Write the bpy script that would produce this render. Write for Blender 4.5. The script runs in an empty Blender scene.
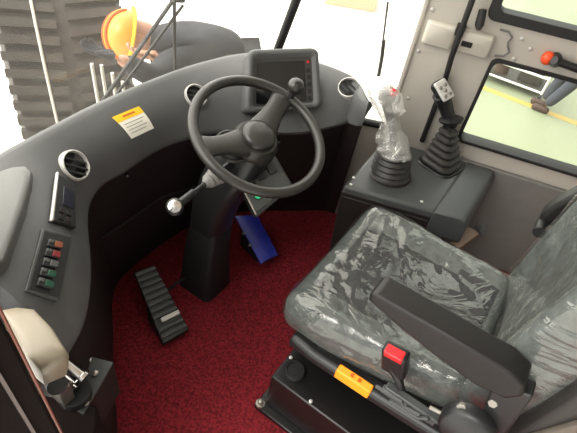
import bpy, bmesh, math, random
from mathutils import Vector as V, Matrix, noise
random.seed(4)
SC = bpy.context.scene
COL = SC.collection
PI = math.pi
SC.view_settings.view_transform = 'Standard'
SC.view_settings.look = 'None'
SC.view_settings.exposure = 0.0
SC.view_settings.gamma = 1.0
SC.view_settings.use_curve_mapping = False
SC.cycles.use_denoising = True
SC.cycles.max_bounces = 8
SC.cycles.transparent_max_bounces = 16
SC.cycles.caustics_reflective = False
SC.cycles.caustics_refractive = False

# ------------------------------------------------------------------ materials
def srgb(r, g, b):
    f = lambda c: c / 12.92 if c <= .04045 else ((c + .055) / 1.055) ** 2.4
    return (f(r / 255), f(g / 255), f(b / 255), 1)

def mat(name, col, rough=.5, metal=0., spec=.5, var=0., vscale=20., bump=0., bscale=200., coat=0.):
    m = bpy.data.materials.new(name); m.use_nodes = True
    nt = m.node_tree; b = nt.nodes['Principled BSDF']
    b.inputs['Base Color'].default_value = col
    b.inputs['Roughness'].default_value = rough
    b.inputs['Metallic'].default_value = metal
    b.inputs['Specular IOR Level'].default_value = spec
    b.inputs['Coat Weight'].default_value = coat
    tc = nt.nodes.new('ShaderNodeTexCoord')
    if var:
        n = nt.nodes.new('ShaderNodeTexNoise'); n.inputs['Scale'].default_value = vscale; n.inputs['Detail'].default_value = 5
        nt.links.new(tc.outputs['Object'], n.inputs['Vector'])
        r = nt.nodes.new('ShaderNodeValToRGB')
        lo = tuple(c * (1 - var) for c in col[:3]) + (1,); hi = tuple(min(1, c * (1 + var)) for c in col[:3]) + (1,)
        r.color_ramp.elements[0].color = lo; r.color_ramp.elements[1].color = hi
        r.color_ramp.elements[0].position = .3; r.color_ramp.elements[1].position = .7
        nt.links.new(n.outputs['Fac'], r.inputs['Fac']); nt.links.new(r.outputs['Color'], b.inputs['Base Color'])
    if bump:
        n = nt.nodes.new('ShaderNodeTexNoise'); n.inputs['Scale'].default_value = bscale; n.inputs['Detail'].default_value = 3
        nt.links.new(tc.outputs['Object'], n.inputs['Vector'])
        bp = nt.nodes.new('ShaderNodeBump'); bp.inputs['Strength'].default_value = bump; bp.inputs['Distance'].default_value = .002
        nt.links.new(n.outputs['Fac'], bp.inputs['Height']); nt.links.new(bp.outputs['Normal'], b.inputs['Normal'])
    return m

def emit(name, col, s):
    m = mat(name, col); b = m.node_tree.nodes['Principled BSDF']
    b.inputs['Emission Color'].default_value = col; b.inputs['Emission Strength'].default_value = s
    return m

def glass(name, tint, dust):
    m = bpy.data.materials.new(name); m.use_nodes = True; nt = m.node_tree
    nt.nodes.remove(nt.nodes['Principled BSDF']); out = nt.nodes['Material Output']
    t = nt.nodes.new('ShaderNodeBsdfTransparent'); t.inputs['Color'].default_value = tint
    g = nt.nodes.new('ShaderNodeBsdfGlossy'); g.inputs['Roughness'].default_value = .02
    lw = nt.nodes.new('ShaderNodeLayerWeight'); lw.inputs['Blend'].default_value = .5
    pw = nt.nodes.new('ShaderNodeMath'); pw.operation = 'POWER'; pw.inputs[1].default_value = 5
    nt.links.new(lw.outputs['Facing'], pw.inputs[0])
    fr = nt.nodes.new('ShaderNodeMapRange'); fr.inputs['To Min'].default_value = .02; fr.inputs['To Max'].default_value = .5
    nt.links.new(pw.outputs[0], fr.inputs['Value'])
    mx = nt.nodes.new('ShaderNodeMixShader')
    nt.links.new(fr.outputs[0], mx.inputs[0]); nt.links.new(t.outputs[0], mx.inputs[1]); nt.links.new(g.outputs[0], mx.inputs[2])
    last = mx
    if dust:
        d = nt.nodes.new('ShaderNodeBsdfTranslucent'); d.inputs['Color'].default_value = (.95, .9, .8, 1)
        tc = nt.nodes.new('ShaderNodeTexCoord'); n = nt.nodes.new('ShaderNodeTexNoise'); n.inputs['Scale'].default_value = 6; n.inputs['Detail'].default_value = 6
        nt.links.new(tc.outputs['Object'], n.inputs['Vector'])
        mr = nt.nodes.new('ShaderNodeMapRange'); mr.inputs['To Min'].default_value = dust * .6; mr.inputs['To Max'].default_value = dust * 1.4
        nt.links.new(n.outputs['Fac'], mr.inputs['Value'])
        m2 = nt.nodes.new('ShaderNodeMixShader')
        nt.links.new(mr.outputs[0], m2.inputs[0]); nt.links.new(mx.outputs[0], m2.inputs[1]); nt.links.new(d.outputs[0], m2.inputs[2])
        last = m2
    nt.links.new(last.outputs[0], out.inputs['Surface'])
    return m

def plastic_film(name, base, gmin, gmax, bs=28., milky=.05):
    """thin clear crumpled film: transparent with glossy highlights"""
    m = bpy.data.materials.new(name); m.use_nodes = True; nt = m.node_tree
    nt.nodes.remove(nt.nodes['Principled BSDF']); out = nt.nodes['Material Output']
    tc = nt.nodes.new('ShaderNodeTexCoord')
    n = nt.nodes.new('ShaderNodeTexNoise'); n.inputs['Scale'].default_value = bs * .5; n.inputs['Detail'].default_value = 4; n.inputs['Distortion'].default_value = 1.6
    v = nt.nodes.new('ShaderNodeTexVoronoi'); v.feature = 'DISTANCE_TO_EDGE'; v.inputs['Scale'].default_value = bs * .55
    mpn = nt.nodes.new('ShaderNodeMapping'); mpn.inputs['Scale'].default_value = (1, .55, 1); mpn.inputs['Rotation'].default_value = (0, 0, .5)
    nt.links.new(tc.outputs['Object'], mpn.inputs['Vector'])
    nt.links.new(mpn.outputs[0], n.inputs['Vector'])
    mixv = nt.nodes.new('ShaderNodeMix'); mixv.data_type = 'VECTOR'; mixv.inputs[0].default_value = .12
    nt.links.new(mpn.outputs[0], mixv.inputs[4]); nt.links.new(n.outputs['Color'], mixv.inputs[5])
    nt.links.new(mixv.outputs[1], v.inputs['Vector'])
    ad = nt.nodes.new('ShaderNodeMath'); ad.operation = 'MULTIPLY_ADD'; ad.inputs[1].default_value = .8
    nt.links.new(v.outputs['Distance'], ad.inputs[0]); nt.links.new(n.outputs['Fac'], ad.inputs[2])
    bp = nt.nodes.new('ShaderNodeBump'); bp.inputs['Strength'].default_value = .62; bp.inputs['Distance'].default_value = .02
    nt.links.new(ad.outputs[0], bp.inputs['Height'])
    t = nt.nodes.new('ShaderNodeBsdfTransparent'); t.inputs['Color'].default_value = base
    g = nt.nodes.new('ShaderNodeBsdfGlossy'); g.inputs['Roughness'].default_value = .09; g.inputs['Color'].default_value = (1, .98, .95, 1)
    nt.links.new(bp.outputs[0], g.inputs['Normal'])
    d = nt.nodes.new('ShaderNodeBsdfDiffuse'); d.inputs['Color'].default_value = (.88, .87, .84, 1)
    lw = nt.nodes.new('ShaderNodeLayerWeight'); lw.inputs['Blend'].default_value = .5
    nt.links.new(bp.outputs[0], lw.inputs['Normal'])
    mr = nt.nodes.new('ShaderNodeMapRange'); mr.inputs['To Min'].default_value = gmin; mr.inputs['To Max'].default_value = gmax
    pw = nt.nodes.new('ShaderNodeMath'); pw.operation = 'POWER'; pw.inputs[1].default_value = 3.2
    nt.links.new(lw.outputs['Facing'], pw.inputs[0]); nt.links.new(pw.outputs[0], mr.inputs['Value'])
    m0 = nt.nodes.new('ShaderNodeMixShader'); m0.inputs[0].default_value = milky
    nt.links.new(t.outputs[0], m0.inputs[1]); nt.links.new(d.outputs[0], m0.inputs[2])
    mx = nt.nodes.new('ShaderNodeMixShader')
    nt.links.new(mr.outputs[0], mx.inputs[0]); nt.links.new(m0.outputs[0], mx.inputs[1]); nt.links.new(g.outputs[0], mx.inputs[2])
    nt.links.new(mx.outputs[0], out.inputs['Surface'])
    return m

def carpet_mat():
    m = mat('red carpet', srgb(120, 25, 38), .95, spec=.1)
    nt = m.node_tree; b = nt.nodes['Principled BSDF']
    tc = nt.nodes.new('ShaderNodeTexCoord')
    n = nt.nodes.new('ShaderNodeTexNoise'); n.inputs['Scale'].default_value = 130; n.inputs['Detail'].default_value = 3; n.inputs['Roughness'].default_value = .7
    nt.links.new(tc.outputs['Object'], n.inputs['Vector'])
    r = nt.nodes.new('ShaderNodeValToRGB')
    r.color_ramp.elements[0].position = .36; r.color_ramp.elements[0].color = (.080, .009, .012, 1)
    r.color_ramp.elements[1].position = .66; r.color_ramp.elements[1].color = (.26, .021, .028, 1)
    nt.links.new(n.outputs['Fac'], r.inputs['Fac']); nt.links.new(r.outputs['Color'], b.inputs['Base Color'])
    bp = nt.nodes.new('ShaderNodeBump'); bp.inputs['Strength'].default_value = .8; bp.inputs['Distance'].default_value = .006
    nt.links.new(n.outputs['Fac'], bp.inputs['Height']); nt.links.new(bp.outputs['Normal'], b.inputs['Normal'])
    return m

M = dict(
    dash=mat('dashboard plastic', srgb(80, 80, 80), .5, spec=.4, var=.06, vscale=9, bump=.25, bscale=500),
    dashdark=mat('dark lower plastic', srgb(32, 26, 25), .6, spec=.3, bump=.2, bscale=400),
    lid=mat('console lid plastic', srgb(92, 92, 90), .5, bump=.15, bscale=500),
    black=mat('black plastic', srgb(25, 25, 26), .42, spec=.5, bump=.15, bscale=500),
    blackmatte=mat('black matte rubber', srgb(27, 26, 26), .65, spec=.35),
    seal=mat('black rubber seal', srgb(24, 23, 23), .55),
    wheel=mat('steering wheel plastic', srgb(40, 38, 36), .38, spec=.5, bump=.12, bscale=600),
    hub=mat('hub cap plastic', srgb(36, 34, 33), .3, spec=.55),
    silver=mat('silver ring', srgb(200, 198, 194), .35, metal=.35),
    chrome=mat('chrome', srgb(215, 212, 210), .18, metal=1),
    steel=mat('worn steel', srgb(150, 145, 138), .4, metal=.9, var=.2),
    screen=mat('dark glass screen', srgb(18, 19, 21), .08, spec=.6),
    lcd=mat('lcd window', srgb(30, 32, 44), .2),
    bezel=mat('screen bezel', srgb(58, 57, 56), .35),
    white=mat('white sticker', srgb(235, 232, 220), .55),
    yellow=mat('yellow band', srgb(240, 190, 30), .5),
    printg=mat('grey print', srgb(150, 148, 140), .6),
    wall=mat('grey cab paint', srgb(184, 178, 169), .5, spec=.35, var=.03, vscale=6, bump=.1, bscale=300),
    plate=mat('beige grey cover', srgb(204, 198, 187), .5, bump=.1, bscale=400),
    walllow=mat('lower dark trim', srgb(112, 110, 107), .6, var=.05, bump=.15, bscale=400),
    console=mat('console plastic', srgb(62, 64, 64), .42, spec=.5, bump=.2, bscale=450),
    boot=mat('rubber boot', srgb(40, 37, 35), .5, spec=.5),
    orange=mat('orange red plastic', srgb(240, 84, 40), .4),
    tag=mat('orange tag', srgb(255, 152, 25), .5),
    tagprint=mat('tag print', srgb(190, 90, 20), .6),
    red=mat('red button', srgb(215, 40, 45), .35),
    fabric=mat('seat fabric', srgb(80, 85, 83), .85, spec=.2, var=.25, vscale=40, bump=.4, bscale=350),
    insert=mat('dark seat insert fabric', srgb(36, 39, 40), .85, spec=.2, var=.25, vscale=40, bump=.4, bscale=350),
    arm=mat('armrest vinyl', srgb(24, 22, 21), .45, spec=.35, bump=.25, bscale=420),
    shelldark=mat('dark seat shell plastic', srgb(40, 37, 35), .5, bump=.2, bscale=350),
    shell=mat('seat shell plastic', srgb(92, 84, 76), .55, bump=.2, bscale=350),
    box=mat('black painted steel', srgb(20, 18, 18), .35, spec=.5),
    brown=mat('brown lever', srgb(110, 88, 72), .5),
    blue=mat('blue film', srgb(38, 48, 150), .35, var=.15, vscale=30),
    green=emit('green indicator', srgb(40, 190, 130), .35),
    rockg=mat('green rocker', srgb(16, 62, 46), .4),
    rockr=mat('red rocker', srgb(112, 30, 30), .4),
    rocko=mat('orange rocker', srgb(120, 62, 36), .4),
    rockk=mat('rocker frame', srgb(74, 74, 73), .4),
    panel=mat('switch plate', srgb(52, 54, 53), .45),
    beige=mat('beige plastic', srgb(134, 124, 106), .42, var=.04),
    pillar=mat('pillar trim', srgb(24, 16, 14), .85, spec=.12, bump=.1, bscale=200),
    redseal=mat('reddish door seal', srgb(120, 66, 48), .5),
    greyseal=mat('grey seal', srgb(112, 102, 98), .5),
    carpet=carpet_mat(),
    glassF=glass('dusty windshield glass', (.97, .97, .95, 1), .014),
    glassS=glass('side window glass', (.93, .96, .93, 1), .012),
    film=plastic_film('clear crumpled film', (.95, .95, .94, 1), .05, .8, 12., .02),
    bag=plastic_film('crumpled clear bag', (.92, .92, .91, 1), .14, .6, 45, .26),
    yard=mat('overexposed white yard', (.86, .84, .79, 1), .8, var=.04, vscale=.6),  # white base colour stands in for the daylight glare on the ground ahead
    gfloor=mat('pale green floor paint', (.27, .292, .185, 1), .5, var=.06, vscale=.5),
    yline=mat('yellow floor paint', (.50, .34, .08, 1), .5),
    tyre=mat('tyre rubber', srgb(66, 60, 56), .85, var=.3, vscale=8),
    rail=mat('pale painted rail', srgb(215, 212, 200), .5),
    steelwhite=mat('white painted steel', srgb(240, 240, 236), .45),
    cardboard=mat('tan cardboard', srgb(205, 180, 150), .8),
    hat=mat('orange hard hat', srgb(246, 150, 30), .4, coat=.3),
    hatdark=mat('hat stripe', srgb(196, 96, 26), .5),
    jacket=mat('dark blue grey jacket', srgb(46, 47, 52), .9, var=.15, vscale=14, bump=.3, bscale=60),
    trouser=mat('grey blue trousers', srgb(58, 60, 70), .9, var=.12, vscale=12),
    trouserd=mat('dark trousers', srgb(40, 40, 44), .9),
    brownjk=mat('brown jacket', srgb(92, 76, 66), .9),
    skin=mat('skin', srgb(196, 146, 120), .6),
    hair=mat('black hair', srgb(24, 20, 18), .7),
    shoe=mat('dark shoe', srgb(70, 46, 38), .6),
    frame=mat('machine steel', srgb(60, 56, 50), .6, var=.2),
)

# ------------------------------------------------------------------ mesh builder
class MB:
    def __init__(s): s.v = []; s.f = []; s.mi = []; s.cur = 0
    def add(s, vs, fs):
        o = len(s.v); s.v += [V(p) for p in vs]
        for f in fs: s.f.append([i + o for i in f]); s.mi.append(s.cur)
        return s
    def hexa(s, p):   # bottom 4, top 4
        return s.add(p, [(3, 2, 1, 0), (4, 5, 6, 7), (0, 1, 5, 4), (1, 2, 6, 5), (2, 3, 7, 6), (3, 0, 4, 7)])
    def box(s, c, d, R=None):
        R = R or Matrix.Identity(3); c = V(c)
        P = [c + R @ V((x * d[0] / 2, y * d[1] / 2, z * d[2] / 2)) for z in (-1, 1) for x, y in ((-1, -1), (1, -1), (1, 1), (-1, 1))]
        return s.hexa(P)
    def prism(s, poly, vec):
        n = len(poly); vec = V(vec); P = [V(p) for p in poly]
        return s.add(P + [p + vec for p in P], [tuple(range(n))[::-1], tuple(range(n, 2 * n))] + [(i, (i + 1) % n, n + (i + 1) % n, n + i) for i in range(n)])
    def loft(s, rings, closed=True, caps=True):
        n = len(rings[0]); vs = [p for r in rings for p in r]; fs = []
        for k in range(len(rings) - 1):
            for i in range(n if closed else n - 1):
                j = (i + 1) % n; fs.append((k * n + i, k * n + j, (k + 1) * n + j, (k + 1) * n + i))
        if caps and closed:
            fs.append(tuple(range(n))[::-1]); fs.append(tuple(range((len(rings) - 1) * n, len(rings) * n)))
        return s.add(vs, fs)
    def tube(s, pts, r, n=12, caps=True):
        P = [V(p) for p in pts]; rr = r if isinstance(r, (list, tuple)) else [r] * len(P); rings = []; up = None
        for i, p in enumerate(P):
            t = (P[min(i + 1, len(P) - 1)] - P[max(i - 1, 0)]).normalized()
            if up is None: up = t.orthogonal().normalized()
            a = (up - t * up.dot(t)).normalized(); b = t.cross(a); up = a
            rings.append([p + rr[i] * (math.cos(2 * PI * k / n) * a + math.sin(2 * PI * k / n) * b) for k in range(n)])
        return s.loft(rings, True, caps)
    def lathe(s, prof, o, ax, n=28, caps=True, x=None):
        o = V(o); ax = V(ax).normalized(); a = (V(x) - ax * ax.dot(V(x))).normalized() if x else ax.orthogonal().normalized(); b = ax.cross(a)
        return s.loft([[o + ax * h + max(r, 1e-5) * (math.cos(2 * PI * k / n) * a + math.sin(2 * PI * k / n) * b) for k in range(n)] for r, h in prof], True, caps)
    def torus(s, c, ax, R, r, n=64, m=14):
        c = V(c); ax = V(ax).normalized(); a = ax.orthogonal().normalized(); b = ax.cross(a); vs = []; fs = []
        for i in range(n):
            d = math.cos(2 * PI * i / n) * a + math.sin(2 * PI * i / n) * b
            for j in range(m): vs.append(c + d * (R + r * math.cos(2 * PI * j / m)) + ax * r * math.sin(2 * PI * j / m))
        for i in range(n):
            for j in range(m): fs.append((i * m + j, ((i + 1) % n) * m + j, ((i + 1) % n) * m + (j + 1) % m, i * m + (j + 1) % m))
        return s.add(vs, fs)
    def rbox(s, half, r, n=12, fn=None):
        """rounded box from a subdivided cube, deformed by fn"""
        h = V(half); idx = {}; vs = []; fs = []
        def vid(p):
            k = tuple(round(q, 4) for q in p)
            if k not in idx:
                q = V((p[0] * h.x, p[1] * h.y, p[2] * h.z))
                core = V([max(-h[i] + r, min(h[i] - r, q[i])) for i in range(3)])
                d = q - core
                if d.length > 1e-9: q = core + d.normalized() * r
                idx[k] = len(vs); vs.append(fn(q) if fn else q)
            return idx[k]
        g = [-1 + 2 * i / n for i in range(n + 1)]
        for ax in range(3):
            for sg in (-1, 1):
                for i in range(n):
                    for j in range(n):
                        def P(u, w):
                            p = [0, 0, 0]; p[ax] = sg; p[(ax + 1) % 3] = g[u]; p[(ax + 2) % 3] = g[w]; return p
                        q = [vid(P(i, j)), vid(P(i + 1, j)), vid(P(i + 1, j + 1)), vid(P(i, j + 1))]
                        fs.append(q if sg > 0 else q[::-1])
        return s.add(vs, fs)
    def sphere(s, c, r, n=20, m=12, sc=(1, 1, 1), R=None):
        R = R or Matrix.Identity(3); c = V(c)
        rings = [[c + R @ V((sc[0] * r * math.sin(PI * i / m) * math.cos(2 * PI * k / n), sc[1] * r * math.sin(PI * i / m) * math.sin(2 * PI * k / n), -sc[2] * r * math.cos(PI * i / m))) for k in range(n)] for i in range(m + 1)]
        rings[0] = [c + R @ V((0, 0, -sc[2] * r)) + (p - c) * 1e-4 for p in rings[1]]; rings[-1] = [c + R @ V((0, 0, sc[2] * r)) + (p - c) * 1e-4 for p in rings[-2]]
        return s.loft(rings)

WL = {}
def part(name, mb, m, parent=None, bevel=0, seg=2, sub=0, angle=38, label=None, loc=None):
    vs = mb.v
    lo = V([min(p[i] for p in vs) for i in range(3)]); hi = V([max(p[i] for p in vs) for i in range(3)])
    c = V(loc) if loc is not None else V(((lo.x + hi.x) / 2, (lo.y + hi.y) / 2, lo.z))
    me = bpy.data.meshes.new(name)
    me.from_pydata([tuple(p - c) for p in vs], [], mb.f)
    ms = m if isinstance(m, list) else [m]
    for k in ms: me.materials.append(M[k])
    for p, i in zip(me.polygons, mb.mi): p.material_index = i
    bm = bmesh.new(); bm.from_mesh(me); bmesh.ops.recalc_face_normals(bm, faces=bm.faces[:]); bm.to_mesh(me); bm.free()
    me.shade_smooth(); me.set_sharp_from_angle(angle=math.radians(angle))
    o = bpy.data.objects.new(name, me); COL.objects.link(o)
    if parent is not None: o.parent = parent; o.location = c - WL[parent]
    else: o.location = c
    WL[o] = c
    if bevel:
        b = o.modifiers.new('bevel', 'BEVEL'); b.width = bevel; b.segments = seg; b.limit_method = 'ANGLE'; b.angle_limit = math.radians(35)
    if sub:
        q = o.modifiers.new('sub', 'SUBSURF'); q.levels = sub; q.render_levels = sub
    if label: o['label'] = label
    return o

def thing(name, label, cat, loc, group=None):
    o = bpy.data.objects.new(name, None); COL.objects.link(o); o.location = V(loc); o.empty_display_size = .05
    WL[o] = V(loc); return tag(o, label, cat, group)
def tag(o, label, cat, group=None):
    o['label'] = label; o['category'] = cat
    if group: o['group'] = group
    return o
def struct(name, mb, m, **k):
    o = part(name, mb, m, **k); o['kind'] = 'structure'; return o

# ------------------------------------------------------------------ right wall plane helper
WA = V((-.2425, .9701, 0)); WN = V((.9701, .2425, 0)); WO = V((1.05, -.125, 0))
def wp(s, z, off=0.): return WO + WA * s + WN * off + V((0, 0, z))
def wslab(mb, s0, s1, z0, z1, o0=0., o1=.05):
    mb.hexa([wp(s0, z0, o0), wp(s1, z0, o0), wp(s1, z0, o1), wp(s0, z0, o1), wp(s0, z1, o0), wp(s1, z1, o0), wp(s1, z1, o1), wp(s0, z1, o1)])
def rrect(s0, s1, z0, z1, r, n=6):
    P = []
    for cx, cz, a0 in ((s1 - r, z1 - r, 0), (s0 + r, z1 - r, PI / 2), (s0 + r, z0 + r, PI), (s1 - r, z0 + r, 1.5 * PI)):
        for k in range(n + 1): a = a0 + PI / 2 * k / n; P.append((cx + r * math.cos(a), cz + r * math.sin(a)))
    return P
def ring(mb, outer, inner, o0, o1):
    n = len(outer)
    A = [wp(*p, o0) for p in outer]; B = [wp(*p, o0) for p in inner]; Cc = [wp(*p, o1) for p in outer]; D = [wp(*p, o1) for p in inner]
    fs = []
    for i in range(n):
        j = (i + 1) % n
        fs += [(i, j, n + j, n + i), (2 * n + j, 2 * n + i, 3 * n + i, 3 * n + j), (i, 2 * n + i, 2 * n + j, j), (n + j, 3 * n + j, 3 * n + i, n + i)]
    mb.add(A + B + Cc + D, fs)

# ------------------------------------------------------------------ setting: cab shell
m = MB(); m.prism([(-.62, -1.15, -.05), (1.25, -1.15, -.05), (1.16, -.55, -.05), (.97, .25, -.05), (.76, .66, -.05), (.3, .80, -.05), (-.2, .74, -.05), (-.56, .3, -.05)], (0, 0, .05))
struct('floor', m, 'carpet')

W0, W1 = -1.02, .30
m = MB()
wslab(m, W0, W1, -.05, .572); wslab(m, W0, W1, .912, 1.05); wslab(m, W0, W1, 1.76, 1.95)
wslab(m, .004, W1, .572, .912); wslab(m, .062, W1, 1.05, 1.76); wslab(m, W0, -.92, .572, .912); wslab(m, W0, -.92, 1.05, 1.76)
# rounded fillets in the window corners keep the opening shape
struct('wall_right', m, 'wall')
m = MB(); wslab(m, W0, .10, .0, .50, -.025, -.002)
struct('trim_1', m, 'walllow', bevel=.006)
# seam strip at the lower window's sill and front edge post
m = MB(); wslab(m, .285, .305, .0, 1.9, -.010, .055); struct('trim_2', m, 'wall', bevel=.008)
# windows in the right wall
def wall_window(name, s0, s1, z0, z1, w, r):
    f = MB(); ring(f, rrect(s0, s1, z0, z1, r), rrect(s0 + w, s1 - w, z0 + w, z1 - w, r * .8), -.014, .06)
    o = struct(name, f, 'seal', bevel=.003)
    g = MB(); g.prism([wp(*p, .022) for p in rrect(s0 + w * .5, s1 - w * .5, z0 + w * .5, z1 - w * .5, r)], WN * .005)
    part('pane', g, 'glassS', o)
wall_window('window_2', -.93, .014, .566, .918, .013, .026)
wall_window('window_3', -.93, .090, 1.035, 1.77, .032, .03)

# front glass, raked back, three curved panes and a post
G0 = [(-.60, .44), (-.44, .60), (-.27, .685), (-.03, .722), (.165, .73), (.375, .722), (.60, .69), (.735, .615)]
def rk(p, z, k=1.): return V((p[0], p[1] - .27 * k * (z - .78), z))
def glass_strip(pts, z0, z1, t=.006):
    mb = MB(); n = len(pts)
    ks = [p[2] if len(p) > 2 else 1. for p in pts]
    front = []; back = []
    for i, p in enumerate(pts):
        a = pts[max(i - 1, 0)]; b = pts[min(i + 1, n - 1)]; d = V((b[0] - a[0], b[1] - a[1], 0)).normalized(); nn = V((-d.y, d.x, 0))
        front.append([rk(p, z0, ks[i]), rk(p, z1, ks[i])]); back.append([rk(p, z0, ks[i]) + nn * t, rk(p, z1, ks[i]) + nn * t])
    for i in range(n - 1):
        mb.hexa([front[i][0], front[i + 1][0], back[i + 1][0], back[i][0], front[i][1], front[i + 1][1], back[i + 1][1], back[i][1]]) if i in (0, n - 2) and n == 2 else None
    if n > 2:
        rings = [[f[0], b[0], b[1], f[1]] for f, b in zip(front, back)]
        mb.loft(rings)
    return mb
w1 = struct('window_1', glass_strip(G0, .74, 1.9), 'glassF')
CG = [(.752, .60, 1.), (.86, .40, .55), (.972, .172, .12)]
w4 = struct('window_4', glass_strip(CG, .545, 1.9), 'glassF')
m = MB(); m.tube([rk((.745, .605), .50), rk((.745, .605), 1.92)], .017, 12); struct('trim_3', m, 'seal')
m = MB(); m.tube([rk((.755, .597), .53), rk((.86, .40, .55), .53, .55), rk((.974, .168), .53, .12)], .016, 8); struct('trim_4', m, 'seal')
# body below the glass
m = MB(); m.loft([[V((x, y, -.05)), V((x, y, z)), V((x + .03, y + .04, z)), V((x + .03, y + .04, -.05))] for x, y, z in ((-.60, .34, .70), (-.44, .58, .72), (-.27, .68, .735), (-.03, .735, .735), (.165, .75, .735), (.375, .745, .735), (.60, .715, .735), (.74, .61, .735))])
struct('wall_front', m, 'dashdark')
m = MB(); m.loft([[V((x, y, -.05)), V((x, y, .53)), V((x + .04, y + .02, .53)), V((x + .04, y + .02, -.05))] for x, y in ((.75, .60), (.86, .40), (.975, .165))])
struct('wall_corner', m, 'wall')
# roof, rear wall, left rear post (outside the picture, they shade the cab)
m = MB(); m.prism([(-.66, -1.2, 1.92), (1.30, -1.2, 1.92), (1.0, .25, 1.92), (.74, .34, 1.92), (.2, .46, 1.92), (-.3, .42, 1.92), (-.62, .14, 1.92)], (0, 0, .08)); struct('ceiling', m, 'wall')
m = MB(); m.box((.3, -1.17, .4), (1.9, .05, .9)); m.box((.3, -1.17, 1.8), (1.9, .05, .26)); m.box((-.6, -1.17, 1.3), (.1, .05, 1)); m.box((1.22, -1.17, 1.3), (.1, .05, 1)); struct('wall_back', m, 'wall')
# left front door post with its seals
m = MB(); m.prism([(-.606, .118, -.05), (-.606, .20, -.05), (-.70, .24, -.05), (-.76, .16, -.05), (-.76, .118, -.05)], (0, 0, 2.0)); dp = struct('trim_5', m, 'pillar', bevel=.006)
m = MB(); m.tube([(-.604, .1155, .0), (-.604, .1155, 1.9)], .0026, 10); part('door_seal', m, 'redseal', dp, label='thin reddish rubber door seal')
m = MB(); m.box((-.6415, .1165, .95), (.005, .006, 1.9)); part('seal_lip', m, 'greyseal', dp, label='pale grey lip on the door post')

m = MB(); m.prism([(-.635, .13, -.05), (-.545, .13, -.05), (-.50, .18, -.05), (-.575, .33, -.05), (-.62, .33, -.05)], (0, 0, .45)); struct('wall_left', m, 'pillar', bevel=.004)
# ------------------------------------------------------------------ ground outside
m = MB(); m.prism([(-30, -30, -1.1), (3.4, -30, -1.1), (3.4, .55, -1.1), (30, 9.0, -1.1), (30, 60, -1.1), (-30, 60, -1.1)], (0, 0, -.05)); struct('ground_1', m, 'yard')
m = MB(); m.prism([(3.4, -30, -1.1), (40, -30, -1.1), (40, 12.18, -1.1), (30, 9.0, -1.1), (3.4, .55, -1.1)], (0, 0, -.05)); struct('ground_2', m, 'gfloor')
m = MB(); m.prism([(5.83, -9, -1.1), (5.96, -9, -1.1), (5.93, 1.2, -1.1), (5.80, 1.2, -1.1)], (0, 0, .003)); struct('ground_3', m, 'yline')

# ------------------------------------------------------------------ dashboard
T = [[-0.57, 0.468, 0.8], [-0.415, 0.577, 0.8], [-0.344, 0.621, 0.8], [-0.258, 0.639, 0.8], [-0.166, 0.653, 0.8], [-0.027, 0.671, 0.8], [0.163, 0.679, 0.8], [0.374, 0.668, 0.8], [0.580, 0.610, 0.8], [0.690, 0.480, 0.8], [0.722, 0.335, 0.8], [0.705, 0.231, 0.8], [0.61, 0.136, 0.8]]
L = [[-0.522, 0.223, 0.57], [-0.428, 0.268, 0.585], [-0.334, 0.364, 0.6], [-0.229, 0.506, 0.62], [-0.145, 0.559, 0.64], [-0.051, 0.568, 0.64], [0.119, 0.581, 0.64], [0.274, 0.53, 0.64], [0.39, 0.428, 0.64], [0.493, 0.309, 0.65], [0.597, 0.231, 0.67], [0.656, 0.186, 0.69], [0.667, 0.155, 0.72]]
FL = [(-.53, .17), (-.44, .25), (-.33, .40), (-.2, .56), (-.13, .65), (-.04, .715), (.12, .735), (.33, .73), (.53, .67), (.68, .55), (.80, .42), (.88, .34), (.93, .27)]
def cr(P, u):
    n = len(P) - 1; u = max(0, min(n, u)); i = min(int(u), n - 1); t = u - i
    g = lambda k: P[k] if 0 <= k <= n else ([2 * a - b for a, b in zip(P[0], P[1])] if k < 0 else [2 * a - b for a, b in zip(P[n], P[n - 1])])
    return V([.5 * (2 * q + (r - p) * t + (2 * p - 5 * q + 4 * r - s) * t * t + (3 * q - p - 3 * r + s) * t ** 3) for p, q, r, s in zip(g(i - 1), g(i), g(i + 1), g(i + 2))])
def dsurf(u, v):
    a = cr(T, u); b = cr(L, u); e = 1e-3
    tx = cr(T, min(12, u + e)) - cr(T, max(0, u - e)); d = b - a; n = tx.cross(d).normalized()
    if n.z < 0: n = -n
    return a + v * d + n * .16 * d.length * math.sin(PI * min(1, max(0, v)))
def dframe(u, v):
    p = dsurf(u, v); e = .04
    tu = (dsurf(min(12, u + e), v) - dsurf(max(0, u - e), v)).normalized(); tv = (dsurf(u, v + e) - dsurf(u, v - e)).normalized()
    n = tu.cross(tv).normalized()
    if n.z < 0: n = -n
    return p, tu, (tv - tu * tv.dot(tu)).normalized(), n
def outw(u, k):
    a = cr(T, u); b = cr(L, u); d = V((a.x - b.x, a.y - b.y, 0)).normalized(); return d * k

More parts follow.
